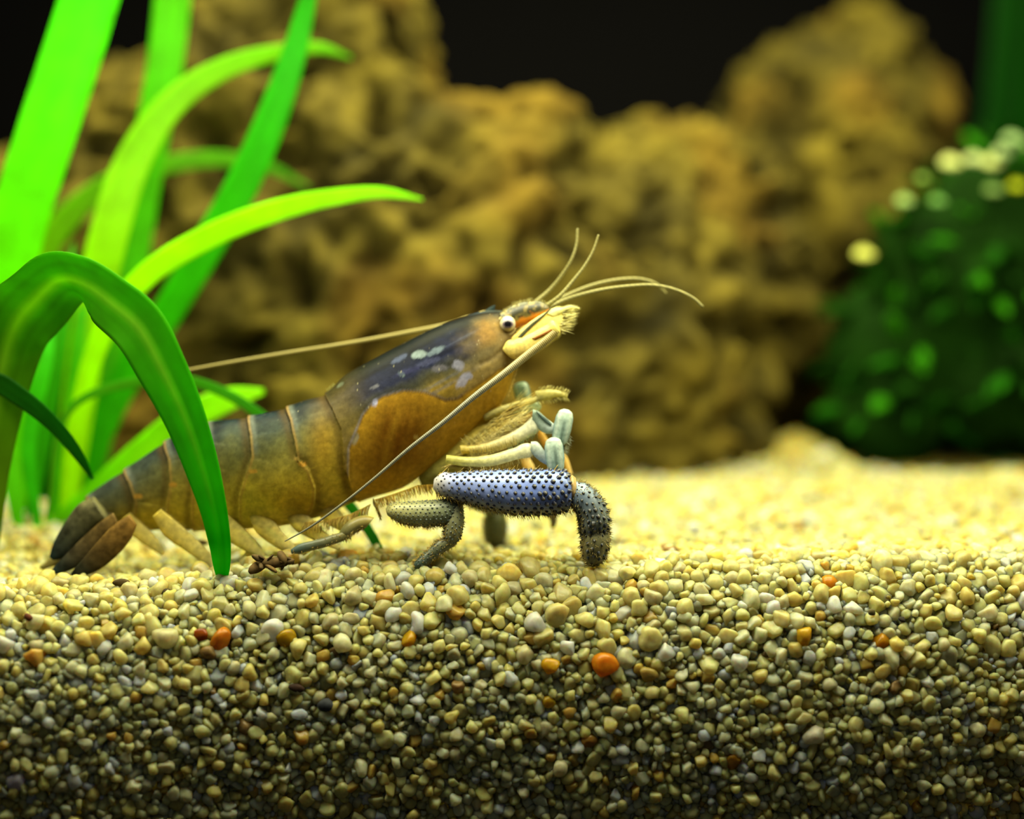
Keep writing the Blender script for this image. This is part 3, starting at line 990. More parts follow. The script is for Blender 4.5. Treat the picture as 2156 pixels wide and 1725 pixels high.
def inside(x, y, poly):
    poly = np.asarray(poly, float)
    r = np.zeros(np.shape(x), bool)
    j = len(poly) - 1
    for i in range(len(poly)):
        xi, yi, xj, yj = *poly[i], *poly[j]
        if yi != yj:
            r ^= ((yi > y) != (yj > y)) & (x < (xj - xi) * (y - yi) / (yj - yi) + xi)
        j = i
    return r


def body_disp(x, y, w):
    h = 0.0 * x
    for line, side, amp in ARM:
        d, off = dist_to_line(x, y, line)
        d = d * side
        k = np.exp(-np.maximum(0, np.abs(off) - 0.02) * 6)
        h = h + k * np.where(d > 0, amp * np.exp(-d / 26), -1.2 * np.exp(d / 14)) * sstep(-60, -30, d) * sstep(90, 60, d)
    d, off = dist_to_line(x, y, CURVE)
    h = h + 1.6 * np.where(d < 0, 0, 1) * np.exp(-np.abs(d) / 16) * np.exp(-off * 6) - 1.0 * np.exp(-(d / 5) ** 2) * np.exp(-off * 6)
    # cheek groove and the brow over the eye
    d, off = dist_to_line(x, y, [(1012, 770), (1040, 757), (1062, 735), (1076, 712)])
    h = h - 2.5 * np.exp(-(d / 5) ** 2) * np.exp(-off * 5)
    h = h - 9 * np.exp(-(((x - 1070) / 17) ** 2 + ((y - 684) / 17) ** 2))
    return h + 0.8 * fbm(np.stack([x / 60, y / 60, w / 60], -1), 2, 4)


def mixc(c, col, w):
    return c * (1 - w[:, None]) + lin(col)[None] * w[:, None]


def spot(x, y, cx, cy, rx, ry, ang=0.0, soft=0.5):
    ca, sa = math.cos(ang), math.sin(ang)
    u, v = (x - cx) * ca + (y - cy) * sa, -(x - cx) * sa + (y - cy) * ca
    n = 0.22 * fbm(np.stack([x / 9, y / 9, 0 * x], -1), 2, 12)
    return sstep(1 + soft * .5, 1 - soft * .5, np.hypot(u / rx, v / ry) + n)


def body_color(s):
    x, y, h, w = s.T
    n1 = fbm(np.stack([x / 38, y / 38, w / 38], -1), 4, 61)
    n2 = fbm(np.stack([x / 12, y / 12, w / 12], -1), 3, 71)
    n3 = vnoise(np.stack([x / 2.6, y / 2.6, w / 2.6], -1), 81)
    hh = np.clip(h + 0.05 * n1, 0, 1)
    stops = np.array([0, .07, .16, .30, .46, .62, .80, 1.0])
    cols = np.array([lin(c) for c in ((14, 22, 30), (28, 40, 50), (70, 80, 70), (110, 110, 66), (146, 136, 62), (196, 174, 60), (230, 206, 72), (222, 200, 90))])  # shell colours, the belly tones lightened for light glowing through
    ab = np.stack([np.interp(hh, stops, cols[:, k]) for k in range(3)], -1)
    # toward the tail the grey runs lower down
    tail = sstep(420, 200, x) * sstep(0.95, 0.45, hh)
    ab = ab * (1 - 0.62 * tail[:, None]) + lin((78, 84, 72)) * 0.72 * tail[:, None]
    ab = mixc(ab, (206, 160, 40), 0.55 * np.exp(-(((x - 690) / 30) ** 2 + ((y - 940) / 70) ** 2)))
    ab = mixc(ab, (214, 170, 40), 0.6 * np.exp(-(((x - 628) / 42) ** 2 + ((y - 1058) / 36) ** 2)))
    ab = mixc(ab, (120, 90, 44), 0.45 * np.exp(-(((x - 735) / 14) ** 2 + ((y - 990) / 60) ** 2)))
    c = ab * (1 + 0.16 * n1 + 0.10 * n2)[:, None]
    for line, side, amp in ARM:
        d, off = dist_to_line(x, y, line)
        d = d * side
        k = np.exp(-off * 6)
        c = mixc(c, (204, 160, 80), 0.5 * k * np.exp(-((d - 4) / 3.0) ** 2))
        c = mixc(c, (96, 74, 34), 0.55 * k * np.exp(-((d + 8) / 9) ** 2))
        c = mixc(c, (150, 158, 150), 0.35 * k * np.exp(-((d - 11) / 6) ** 2) * sstep(0.45, 0.1, hh))
    # little amber knots on the plate edges
    for (kx, ky) in ((376, 1018), (302, 1043), (546, 990), (648, 975), (212, 1080), (192, 1056)):
        c = mixc(c, (214, 158, 60), 0.8 * spot(x, y, kx, ky, 9, 5))
    # carapace
    dcar, _ = dist_to_line(x, y, ARM[0][0])
    car = sstep(-2, 4, dcar) * (x > 660)
    up = np.array([lin(k) for k in ((7, 11, 17), (10, 15, 27), (18, 24, 52), (42, 46, 72), (86, 86, 70), (116, 106, 62), (156, 130, 50))])
    uh = np.interp(y, (640, 1060), (0, 1))
    axis = np.interp(x, (690, 760, 840, 950, 1040, 1100), (830, 772, 730, 678, 656, 660))
    rel = np.clip((y - axis) / 105 + 0.10 * n1, 0, 1.25)
    us = (0, .18, .42, .68, .90, 1.08, 1.25)
    cc = np.stack([np.interp(rel, us, up[:, k]) for k in range(3)], -1)
    streak = fbm(np.stack([(x + 1.3 * y) / 90, (y + .55 * x) / 16, w / 60], -1), 3, 15)
    cc = cc * np.clip(1 + 0.6 * streak + 0.1 * n2, 0.25, 2)[:, None]
    cc = mixc(cc, (100, 112, 140), 0.5 * sstep(0.25, 0.9, streak) * sstep(0.1, 0.3, rel))
    rear = np.exp(-(((x - 730) / 42) ** 2 + ((y - 900) / 80) ** 2))
    cc = mixc(cc, (128, 112, 58), np.clip(0.9 * rear, 0, 1))
    # orange-beige head and cheek
    head = sstep(965, 1060, x + 0.35 * (y - 700) + 18 * n1) * sstep(655, 690, y)
    cc = mixc(cc, (158, 136, 80), 0.85 * head)
    cc = mixc(cc, (190, 140, 54), 0.5 * spot(x, y, 1028, 702, 20, 22, 0.3, 1.9))
    cc = mixc(cc, (92, 88, 66), 0.5 * spot(x, y, 1020, 748, 30, 10, -0.5, 1.2))
    d, off = dist_to_line(x, y, CURVE)
    low = sstep(2, -2, d) * (off < 0.8)
    poly = CURVE + [(1120, 700), (1140, 900), (1000, 1120), (760, 1120), (730, 1040)]
    low = np.where(inside(x, y, poly), 1.0, 0.0)
    low = low * sstep(0, 3, np.abs(d)) + 0.5 * (np.abs(d) < 3) * (off < 0.5) * sstep(3, 0, np.abs(d))
    lo_c = lin((186, 144, 38))[None] * (1 + 0.10 * n1 + 0.06 * n2)[:, None]
    gill = np.exp(-(((x - 850) / 85) ** 2 + ((y - 930) / 95) ** 2))
    st = fbm(np.stack([(x + .25 * y) / 16, y / 130, w / 60], -1), 2, 25)
    lo_c = mixc(lo_c, (120, 76, 14), np.clip(gill * (0.72 + 0.5 * st), 0, 1))
    lo_c = mixc(lo_c, (222, 180, 56), 0.85 * sstep(880, 1080, x + 0.75 * (y - 900)))
    lo_c = mixc(lo_c, (222, 184, 64), 0.85 * sstep(960, 1030, y))
    cc = cc * (1 - low[:, None]) + lo_c * low[:, None]
    cc = mixc(cc, (176, 174, 190), 0.55 * np.exp(-((d - 2) / 2.4) ** 2) * np.exp(-off * 8) * sstep(1000, 940, x) * (0.6 + 0.5 * n1))
    for (sx, sy, rx, ry, a, col, k) in ((885, 749, 17, 8, -.1, (150, 168, 172), .85), (921, 742, 19, 6, -.45, (128, 146, 160), .7), (846, 757, 22, 5, -.5, (86, 96, 132), .7),
                                        (967, 771, 12, 11, .4, (166, 166, 190), .75), (979, 801, 9, 19, .7, (176, 176, 206), .8), (990, 795, 8, 8, 0, (170, 172, 200), .7), (796, 849, 6, 9, .6, (182, 184, 220), .9),
                                        (757, 923, 5, 12, .4, (160, 160, 140), .7), (796, 815, 11, 4, -.4, (140, 140, 150), .5), (850, 790, 8, 5, .3, (130, 150, 150), .6), (720, 812, 9, 4, -.6, (120, 130, 110), .6),
                                        (905, 765, 26, 6, -.3, (88, 92, 130), .5), (930, 778, 18, 7, -.2, (140, 136, 150), .5), (880, 920, 5, 4, 0, (196, 170, 80), .7), (860, 785, 30, 5, -.35, (56, 58, 100), .6)):
        cc = mixc(cc, col, k * spot(x, y, sx, sy, rx, ry, a))
    c = c * (1 - car[:, None]) + cc * car[:, None]
    c = c * (1 + 0.10 * n3)[:, None]
    c = mixc(c, (214, 204, 160), 0.7 * sstep(0.86, 0.95, n3) * (y < 900))
    return np.clip(c, 0, 1)


shrimp = thing('shrimp', W(640, 1190, 0.0), 'large grey-blue and amber shrimp with spiny blue front leg walking over the sand', 'shrimp')
V, F, side = loft(SECS, 0.0, 560, 200, power=0.92, egg=0.12, disp=body_disp, yrow=YT)
obj('body', mesh_np('body', V, F, body_color(side)), M_BODY, shrimp)


def part(name, pt, mat, parent=None, **kw):
    return obj(name, pt.mesh(name), mat, parent if parent is not None else shrimp, **kw)


def blade(pt, secs, y0, w_end, color, nu=40, nv=24, colfun=None):
    V, F, side = loft(secs, y0, nu, nv)
    c = color if colfun is None else colfun(side)
    b = pt.n
    pt.v.append(V)
    pt.q.append(F[0] + b)
    pt.t.append(F[1] + b)
    c = np.asarray(c, float)
    pt.c.append(np.tile(c, (len(V), 1)) if c.ndim == 1 else c)
    pt.n += len(V)


def grad(c0, c1, x0, y0, x1, y1, noise=0.12, sc=14):
    def f(s):
        t = np.clip(((s[:, 0] - x0) * (x1 - x0) + (s[:, 1] - y0) * (y1 - y0)) / ((x1 - x0) ** 2 + (y1 - y0) ** 2), 0, 1)[:, None]
        n = fbm(np.c_[s[:, 0] / sc, s[:, 1] / sc, s[:, 3] / sc], 3, 7)
        return np.clip((lin(c0) * (1 - t) + lin(c1) * t) * (1 + noise * n)[:, None], 0, 1)
    return f



def comb(pt, path, normal, length, n, color, y, w=.00006):
    path = np.asarray(path, float)
    t = np.linspace(0, len(path) - 1, n)
    bx, by = np.interp(t, range(len(path)), path[:, 0]), np.interp(t, range(len(path)), path[:, 1])
    base = np.array([W(p, q, y + RNG.uniform(-.0004, .0004)) for p, q in zip(bx, by)])
    d = np.tile(np.array([normal[0], 0, -normal[1]], float), (n, 1)) + RNG.normal(0, .14, (n, 3))
    bristles(pt, base, d, RNG.uniform(.7, 1.1, n) * length * 1e-4, w, np.array([lin(color)] * n) * RNG.uniform(.7, 1.15, (n, 1)), .1)


# tail fan
pt = Parts()
blade(pt, [(196, 1046, 240, 1108, 28), (168, 1060, 212, 1116, 26), (146, 1086, 188, 1138, 20), (124, 1122, 160, 1160, 13), (110, 1150, 136, 1176, 8), (104, 1172, 112, 1180, 3)], 0.002, 5, 0, nu=60, nv=36, colfun=grad((110, 106, 72), (34, 48, 48), 200, 1070, 112, 1170, .55, 16))
part('telson', pt, M_BODY)
for (secs, y0, ca, cb, p0, p1) in (
        ([(238, 1080, 250, 1104, 6), (212, 1098, 236, 1132, 10), (176, 1130, 208, 1164, 9), (140, 1166, 170, 1190, 7), (114, 1194, 132, 1206, 4), (104, 1208, 108, 1211, 1)], -0.001, (122, 98, 50), (38, 58, 56), (215, 1110), (118, 1205)),
        ([(272, 1084, 288, 1106, 6), (246, 1100, 278, 1130, 10), (206, 1140, 244, 1172, 9), (172, 1180, 200, 1204, 6), (152, 1204, 166, 1215, 3), (145, 1215, 148, 1218, 1)], -0.0035, (140, 108, 50), (48, 48, 34), (256, 1110), (176, 1195)),
        ([(232, 1076, 246, 1100, 6), (206, 1094, 226, 1120, 10), (156, 1140, 178, 1160, 8), (104, 1176, 122, 1190, 5), (82, 1194, 90, 1200, 2)], 0.006, (110, 96, 60), (150, 140, 80), (205, 1105), (90, 1196)),
        ([(262, 1080, 284, 1104, 6), (226, 1106, 258, 1130, 8), (186, 1156, 214, 1178, 7), (156, 1194, 170, 1204, 3)], 0.009, (150, 124, 60), (90, 84, 60), (240, 1110), (150, 1205))):
    pt = Parts()
    blade(pt, secs, y0, 2, 0, nu=50, nv=30, colfun=grad(ca, cb, *p0, *p1, .55, 14))
    c0, c1 = secs[1], secs[-2]
    comb(pt, [(q[2], q[3]) for q in secs[1:-1]], (-.1, 1), 7, 40, (170, 140, 70), y0, .00005)
    part('tail_fin', pt, M_BODY)

# eye with its pale socket ring
EY = -0.0040
eye = Parts()
ex = W(1069, 682, EY)
v = ICO5[0]
eye.add(v * 16.5e-4 * np.array([1, .9, 1]) + ex, ICO5[1], np.array([lin((170, 160, 128)) for p in v]))
eyeo = part('eye', eye, M_EYE)
pu = Parts()
view = np.array([0.0, -1, 0.02])
dot = v @ view
cap = v[:, :]
pcol = np.where((dot > 0.80)[:, None], lin((12, 10, 14)), np.where((dot > 0.55)[:, None], lin((84, 72, 78)), lin((150, 138, 130))))
pu.add(v * np.array([12.5e-4, 6e-4, 10.5e-4]) + ex + np.array([0.00005, -0.00115, -0.0001]), ICO5[1], pcol)
part('pupil', pu, M_EYE, eyeo)
fe = Parts()
fe.add(v * 15.5e-4 * np.array([1, .9, 1]) + W(1066, 683, 0.0044), ICO5[1], lin((200, 196, 170)))
part('eye', fe, M_EYE)
ring = Parts()
a = np.linspace(math.pi * 0.62, math.pi * 1.90, 26)
add_tube(ring, [(1067 + 19 * math.cos(t), 685 - 21 * math.sin(t), EY + .0006, 4.2 - 1.2 * abs(t - 3.9)) for t in a], lin((222, 206, 140)), nv=8, n=60)
part('eye_socket', ring, M_PALE)

# beak: a short keel with two teeth over the eye
pt = Parts()
blade(pt, [(985, 664, 990, 680, 14), (1030, 653, 1036, 674, 12), (1062, 654, 1066, 672, 10), (1084, 652, 1085, 660, 5), (1104, 640, 1105, 643, 1.5)], -0.0002, 2, 0, nu=50, colfun=grad((44, 58, 70), (70, 70, 50), 1000, 660, 1090, 650))
blade(pt, [(1020, 655, 1036, 664, 4), (1032, 647, 1040, 660, 3), (1042, 642, 1043, 645, 1)], -0.0004, 1, lin((50, 66, 66)))
blade(pt, [(1004, 661, 1028, 664, 5), (1012, 655, 1030, 658, 4), (1024, 653, 1027, 654, 1)], 0.0004, 1, lin((190, 170, 100)))
part('rostrum', pt, M_BODY)

# antennule stalks: dark, furry, orange below
def stalk_col(s):
    x, y = s[:, 0], s[:, 1]
    n = fbm(np.c_[x / 9, y / 9, s[:, 3] / 9], 3, 33)
    c = np.tile(lin((112, 98, 44)), (len(s), 1))
    c = mixc(c, (30, 32, 14), 0.92 * sstep(-0.45, -0.02, n) * sstep(0.72, 0.55, s[:, 2]))
    c = mixc(c, (206, 124, 24), sstep(0.56, 0.72, s[:, 2] + 0.12 * n))
    c = mixc(c, (30, 32, 18), 0.8 * np.exp(-((s[:, 2] - 0.60 - 0.1 * n) / 0.07) ** 2))
    return c


for y0, nm in ((-0.0022, 'near'), (0.0030, 'far')):
    pt = Parts()
    blade(pt, [(1050, 662, 1080, 694, 18), (1086, 640, 1110, 684, 18), (1118, 634, 1136, 674, 16), (1142, 636, 1153, 662, 11), (1154, 643, 1158, 654, 6)], y0, 6, 0, nu=60, nv=36, colfun=stalk_col)
    n = 150
    t = RNG.uniform(0, 1, n)
    bx = np.interp(t, (0, .35, .75, 1), (1056, 1086, 1118, 1148))
    by = np.interp(t, (0, .35, .75, 1), (660, 641, 635, 638)) + RNG.uniform(0, 22, n) * RNG.uniform(0, 1, n)
    base = np.array([W(p, q, y0 - 0.0012 * RNG.uniform(-1, 1)) for p, q in zip(bx, by)])
    d = np.stack([RNG.normal(0.1, .35, n), RNG.normal(-.25, .5, n), np.abs(RNG.normal(.9, .3, n))], -1)
    bristles(pt, base, d, RNG.uniform(.0003, .0011, n), 0.00007, lin((128, 120, 60)))
    part('antennule_stalk', pt, M_LIMB)

# the four antennule whips
def ringed(c0, c1, step):
    def f(V):
        px, py = to_px(V)
        t = np.sin((px * 0.8 - py) / step)
        return lin(c0)[None] * (0.5 + 0.5 * t)[:, None] + lin(c1)[None] * (0.5 - 0.5 * t)[:, None]
    return f


for path in ([(1128, 636, .002, 4.5), (1156, 612, .002, 4.0), (1184, 578, .001, 3.4), (1204, 545, 0, 3), (1214, 512, 0, 2.6), (1216, 482, 0, 2.4)],
             [(1146, 648, -.002, 5), (1178, 624, -.003, 4.2), (1206, 592, -.003, 3.4), (1232, 558, -.003, 2.8), (1250, 525, -.003, 2.3), (1260, 495, -.003, 2)],
             [(1150, 644, .003, 5), (1190, 624, .003, 4.2), (1250, 600, .004, 3.8), (1310, 588, .005, 3.4), (1350, 588, .006, 3.2), (1385, 600, .007, 3), (1402, 618, .008, 3)],
             [(1148, 652, -.001, 5.5), (1190, 632, -.001, 4.6), (1250, 614, -.001, 4), (1320, 603, -.001, 3.5), (1380, 601, -.001, 3.2), (1430, 613, -.001, 3), (1464, 631, -.001, 2.8), (1480, 646, -.001, 2.6)]):
    pt = Parts()
    add_tube(pt, path, 0, nv=8, n=90, colfun=ringed((150, 142, 84), (122, 118, 72), 1.6))
    part('antennule', pt, M_SETAE)

# antennae: the near one sweeps down across the flank, the far one back over the tail
pt = Parts()
S = smooth_path(np.array([(1172, 696, -.0068, 9), (1150, 716, -.0074, 9), (1110, 748, -.0083, 8.4), (1060, 788, -.0098, 7.6), (1000, 834, -.0112, 6.4), (930, 892, -.0120, 5.2), (860, 946, -.0120, 4.2), (790, 1006, -.0118, 3.2), (720, 1062, -.0115, 2.8), (640, 1118, -.0110, 2.0), (600, 1140, -.0108, 1.2)]), 760)
P = np.array([W(a_, b_, c_) for a_, b_, c_, r_ in S])
k = np.arange(760)
R = S[:, 3] * 1e-4 * (1 + 0.03 * np.where((k // 2) % 2 == 0, 1, -1) * (S[:, 3] > 3))
Vt, q, t3 = tube_arrays(P, R, 10)
cring = np.where(((np.minimum(np.arange(len(Vt)) // 10, 759) // 2) % 2 == 0)[:, None], lin((122, 118, 96)), lin((90, 90, 76)))
tt = np.clip((Vt[:, 0] - W(1000, 0, 0)[0]) / 0.016, 0, 1)[:, None]
cring = cring * (1 - tt) + cring * lin((255, 232, 150)) * 1.5 * tt
b = pt.n
pt.v.append(Vt); pt.q.append(q); pt.t.append(t3); pt.c.append(cring); pt.n += len(Vt)
part('antenna', pt, M_LIMB)
pt = Parts()
add_tube(pt, [(1040, 690, .004, 6), (1000, 668, .0075, 6), (950, 682, .008, 5.6), (860, 700, .0085, 5), (740, 722, .009, 4.4), (600, 744, .010, 3.8), (480, 764, .011, 3.2), (380, 782, .012, 2.6), (300, 796, .013, 1.8)], lin((142, 130, 72)), nv=8, n=120)
part('antenna', pt, M_SETAE)

# antenna bases and scales
for y0, k in ((-0.0062, 1), (0.0062, 0)):
    pt = Parts()
    blade(pt, [(1058, 734, 1060, 740, 3), (1066, 720, 1076, 754, 13), (1082, 714, 1098, 756, 17), (1098, 711, 1110, 747, 16), (1108, 714, 1115, 736, 9), (1114, 722, 1116, 728, 3)], y0 + .0006, 8, 0, colfun=grad((232, 214, 124), (206, 184, 104), 1070, 730, 1110, 730))
    blade(pt, [(1078, 732, 1082, 742, 5), (1096, 714, 1110, 749, 11), (1124, 698, 1142, 734, 13), (1150, 684, 1166, 716, 13), (1170, 678, 1180, 702, 11), (1176, 684, 1180, 696, 5)], y0, 5, 0, colfun=grad((236, 216, 128), (226, 214, 116), 1100, 730, 1178, 690))
    blade(pt, [(1120, 712, 1128, 716, 3), (1140, 702, 1146, 708, 3.4), (1164, 690, 1168, 697, 2)], y0 - .0012, 2, lin((150, 96, 24)))
    part('antenna_base', pt, M_PALE)
    pt = Parts()
    blade(pt, [(1076, 712, 1084, 732, 4), (1084, 704, 1098, 738, 7), (1110, 682, 1130, 730, 9), (1142, 661, 1166, 708, 9), (1172, 647, 1190, 692, 6), (1190, 648, 1198, 668, 2)], y0 + .0012, 3, 0, nv=30, colfun=grad((226, 196, 100), (240, 234, 150), 1090, 710, 1190, 655))
    blade(pt, [(1090, 710, 1095, 715, 1.6), (1112, 687, 1117, 692, 1.6), (1146, 660, 1149, 663, 1.4), (1160, 648, 1162, 650, 1)], y0 + .00035, 2, lin((90, 92, 60)))
    blade(pt, [(1150, 660, 1168, 668, 3), (1178, 650, 1186, 658, 3), (1204, 644, 1208, 649, 2), (1220, 649, 1221, 651, 0.8)], y0 + .0006, 1, lin((226, 220, 150)))
    n = 60
    t = RNG.uniform(0, 1, n)
    base = np.array([W(np.interp(q, (0, .5, 1), (1184, 1184, 1172)) , np.interp(q, (0, .5, 1), (650, 672, 700)), y0 + .001 + .0006 * RNG.uniform(-1, 1)) for q in t])
    d = np.stack([np.ones(n), RNG.normal(0, .2, n), np.interp(t, (0, 1), (.12, .1)) + RNG.normal(0, .22, n)], -1)
    bristles(pt, base, d, RNG.uniform(.0016, .0038, n), 0.00012, lin((228, 220, 150)), 0.12)
    part('antenna_scale', pt, M_PALE)


# ------------------------------------------------------------------ legs
def limb_from(secs, y0, name, parent, mat, colfun, nu=60, nv=40, bumps=None, bump_col=(24, 30, 56), bump_px=5.0, hairs=None, hair_len=(.0005, .0014), yrow=None, hair_col=(196, 168, 84), hair_n=200, rows=11):
    """One leg joint with its tubercles and its fringe of hairs."""
    V, F, side = loft(secs, y0, nu, nv, disp=lambda x, y, w: 0.7 * fbm(np.stack([x / 25, y / 25, w / 25], -1), 2, 5), yrow=yrow)
    o = obj(name, mesh_np(name, V, F, colfun(side)), mat, parent)
    G = V[:nu * nv].reshape(nu, nv, 3)
    C = G.mean(1)
    if bumps:
        nrow, ncol = bumps
        pt = Parts()
        hexv = np.linspace(0, 2 * np.pi, 6, endpoint=False)
        for i in range(ncol):
            for j in range(nrow):
                u = (i + 0.5 + (0.5 if j % 2 else 0) + rr.uniform(-.16, .16)) / ncol
                if u > 0.985:
                    continue
                vv = ((j + rr.uniform(-.18, .18)) / nrow) % 1
                iu, iv = u * (nu - 1), vv * nv
                a_, b_ = int(iu), int(iv) % nv
                fu, fv = iu - int(iu), iv - int(iv)
                a2, b2 = min(a_ + 1, nu - 1), (b_ + 1) % nv
                p = (G[a_, b_] * (1 - fu) + G[a2, b_] * fu) * (1 - fv) + (G[a_, b2] * (1 - fu) + G[a2, b2] * fu) * fv
                tang = G[a2, b_] - G[a_, b_]
                tang /= np.linalg.norm(tang) + 1e-12
                cr = G[a_, b2] - G[a_, b_]
                nn = np.cross(tang, cr)
                nn /= np.linalg.norm(nn) + 1e-12
                if nn @ (p - C[a_]) < 0:
                    nn = -nn
                cr = np.cross(nn, tang)
                girth = np.linalg.norm(G[a_, 0] - G[a_, nv // 2])
                r = bump_px * 1e-4 * rr.uniform(.75, 1.15) * min(1, (0.5 + 0.6 * u)) * min(1, girth / (bump_px * 10e-4))
                ringv = [p + r * (math.cos(h) * tang + math.sin(h) * cr) - nn * r * .15 for h in hexv]
                mid_ = [p + r * .62 * (math.cos(h) * tang + math.sin(h) * cr) + nn * r * .55 + tang * r * .25 for h in hexv]
                VV = np.array(ringv + mid_ + [p + nn * r * 1.0 + tang * r * .65])
                FF = [(k_, (k_ + 1) % 6, 6 + k_) for k_ in range(6)] + [((k_ + 1) % 6, 6 + (k_ + 1) % 6, 6 + k_) for k_ in range(6)] + [(6 + k_, 6 + (k_ + 1) % 6, 12) for k_ in range(6)]
                dk = lin(bump_col) * rr.uniform(.7, 1.3)
                cc = np.array([dk] * 6 + [dk * .8] * 6 + [lin((120, 112, 84))])  # tip painted lighter as the bump's highlight
                pt.add(VV, np.array(FF), cc)
        obj('tubercles', pt.mesh('tubercles'), mat, o if parent is shrimp else parent, kind='stuff')
    if hairs:
        pt = Parts()
        for (lo, hi, count, lean) in hairs:                 # the range of the girth (0 top, .25 far side, .5 belly, .75 near side)
            iu = RNG.integers(2, nu - 1, count)
            iv = (RNG.uniform(lo, hi, count) * nv).astype(int) % nv
            base = G[iu, iv]
            d = base - C[iu]
            d /= np.linalg.norm(d, axis=1)[:, None]
            tang = C[np.minimum(iu + 1, nu - 1)] - C[iu - 1]
            tang /= np.linalg.norm(tang, axis=1)[:, None]
            d = d + lean * tang + RNG.normal(0, .3, d.shape)
            bristles(pt, base - d * 5e-5, d, RNG.uniform(*hair_len, count), 0.00008, np.array([lin(hair_col)] * count) * RNG.uniform(.6, 1.2, (count, 1)), 0.1)
        obj('bristles', pt.mesh('bristles'), M_SETAE, o if parent is shrimp else parent, kind='stuff')
    return o


def holder(name, loc, parent=shrimp):
    o = bpy.data.objects.new(name, None)
    COL.objects.link(o)
    o.empty_display_size = .005
    o.location = loc
    o.parent = parent
    o.matrix_parent_inverse = parent.matrix_basis.inverted()
    return o


def sub(parent):                                            # world placement for a child of a child
    return parent


def blue_col(s):
    x, y = s[:, 0], s[:, 1]
    n = fbm(np.c_[x / 16, y / 16, s[:, 3] / 16], 3, 91)
    t = sstep(920, 1180, x)
    c = lin((126, 140, 192))[None] * (1 - t[:, None]) + lin((104, 124, 190))[None] * t[:, None]
    c = c * (1 + .10 * n)[:, None]
    c = mixc(c, (150, 140, 96), 0.75 * sstep(0.72, 0.98, s[:, 2]))
    c = mixc(c, (188, 180, 160), 0.8 * sstep(960, 922, x))
    c = mixc(c, (60, 74, 96), 0.45 * sstep(1150, 1196, x))
    return c


def dark_col(a, b, x0, y0, x1, y1):
    g = grad(a, b, x0, y0, x1, y1, 0.2, 12)

    def f(s):
        c = g(s)
        return mixc(c, (150, 130, 74), 0.45 * sstep(.8, 1, s[:, 2]))
    return f


LY = -0.0102
leg = holder('leg', W(925, 1020, LY))
leg['label'] = 'thick pale blue front leg studded with dark spines'
limb_from([(914, 1008, 912, 1030, 12), (928, 996, 922, 1040, 22), (950, 996, 944, 1050, 29), (1000, 992, 996, 1064, 36), (1070, 990, 1070, 1081, 42), (1137, 989, 1137, 1083, 43), (1178, 991, 1180, 1078, 41), (1198, 1000, 1204, 1062, 32), (1204, 1014, 1208, 1044, 18)],
          LY, 'upper_segment', leg, M_LIMB, blue_col, nu=90, nv=60, bumps=(24, 18), bump_px=5.6,
          hairs=[(.42, .62, 420, .35), (.92, 1.0, 30, .6)], hair_len=(.0006, .0019))
pt = Parts()
blade(pt, [(1196, 1004, 1202, 1056, 26), (1204, 1000, 1210, 1058, 30), (1212, 1006, 1214, 1050, 24)], LY, 5, lin((206, 176, 118)), nv=30)
part('joint', pt, M_PALE, leg)
limb_from([(1212, 1014, 1198, 1050, 16), (1234, 1018, 1204, 1066, 30), (1260, 1040, 1216, 1082, 34), (1276, 1066, 1220, 1098, 34), (1284, 1096, 1222, 1116, 32), (1280, 1118, 1226, 1130, 24)],
          LY - .0004, 'middle_segment', leg, M_LIMB, dark_col((104, 120, 140), (92, 96, 76), 1205, 1040, 1260, 1120), nu=50, nv=44, bumps=(15, 8), bump_px=5.8, bump_col=(16, 24, 34),
          hairs=[(.0, 1.0, 170, .3), (.40, .60, 160, .3), (.9, 1.08, 130, .3)], hair_len=(.0004, .0013), hair_col=(150, 136, 80))
limb_from([(1282, 1112, 1226, 1108, 24), (1284, 1136, 1224, 1132, 30), (1278, 1162, 1224, 1158, 28), (1270, 1182, 1230, 1176, 21), (1250, 1194, 1238, 1192, 8)],
          LY - .0002, 'foot', leg, M_LIMB, dark_col((112, 110, 76), (74, 68, 38), 1250, 1110, 1250, 1190), nu=40, nv=40, bumps=(11, 5), bump_px=5.6, bump_col=(18, 26, 32),
          hairs=[(.0, 1.0, 200, .3), (.9, 1.08, 80, .3), (.4, .6, 80, .3)], hair_len=(.0004, .0012), hair_col=(150, 132, 72))

# middle walking leg
LY2 = -0.0090
leg = holder('leg', W(820, 1075, LY2))
leg['label'] = 'grey-green walking leg in the middle'
limb_from([(812, 1070, 816, 1086, 10), (822, 1062, 832, 1096, 18), (860, 1057, 866, 1106, 24), (910, 1054, 914, 1108, 26), (955, 1052, 950, 1100, 25), (976, 1062, 962, 1086, 14)],
          LY2, 'upper_segment', leg, M_LIMB, dark_col((146, 140, 86), (112, 122, 96), 820, 1080, 965, 1070), nu=60, nv=44, bumps=(22, 15), bump_px=3.0, bump_col=(84, 96, 84),
          hairs=[(.40, .62, 240, .3)], hair_len=(.0005, .0013))
limb_from([(974, 1058, 946, 1076, 14), (976, 1080, 942, 1092, 19), (976, 1108, 936, 1112, 21), (970, 1134, 934, 1126, 19), (956, 1150, 938, 1142, 10)],
          LY2 - .0008, 'middle_segment', leg, M_LIMB, dark_col((118, 120, 88), (104, 100, 62), 960, 1060, 950, 1145), nu=40, nv=40, bumps=(14, 7), bump_px=2.8, bump_col=(70, 80, 74),
          hairs=[(.40, .62, 110, .3), (.0, 1, 60, .3)], hair_len=(.0004, .0010))
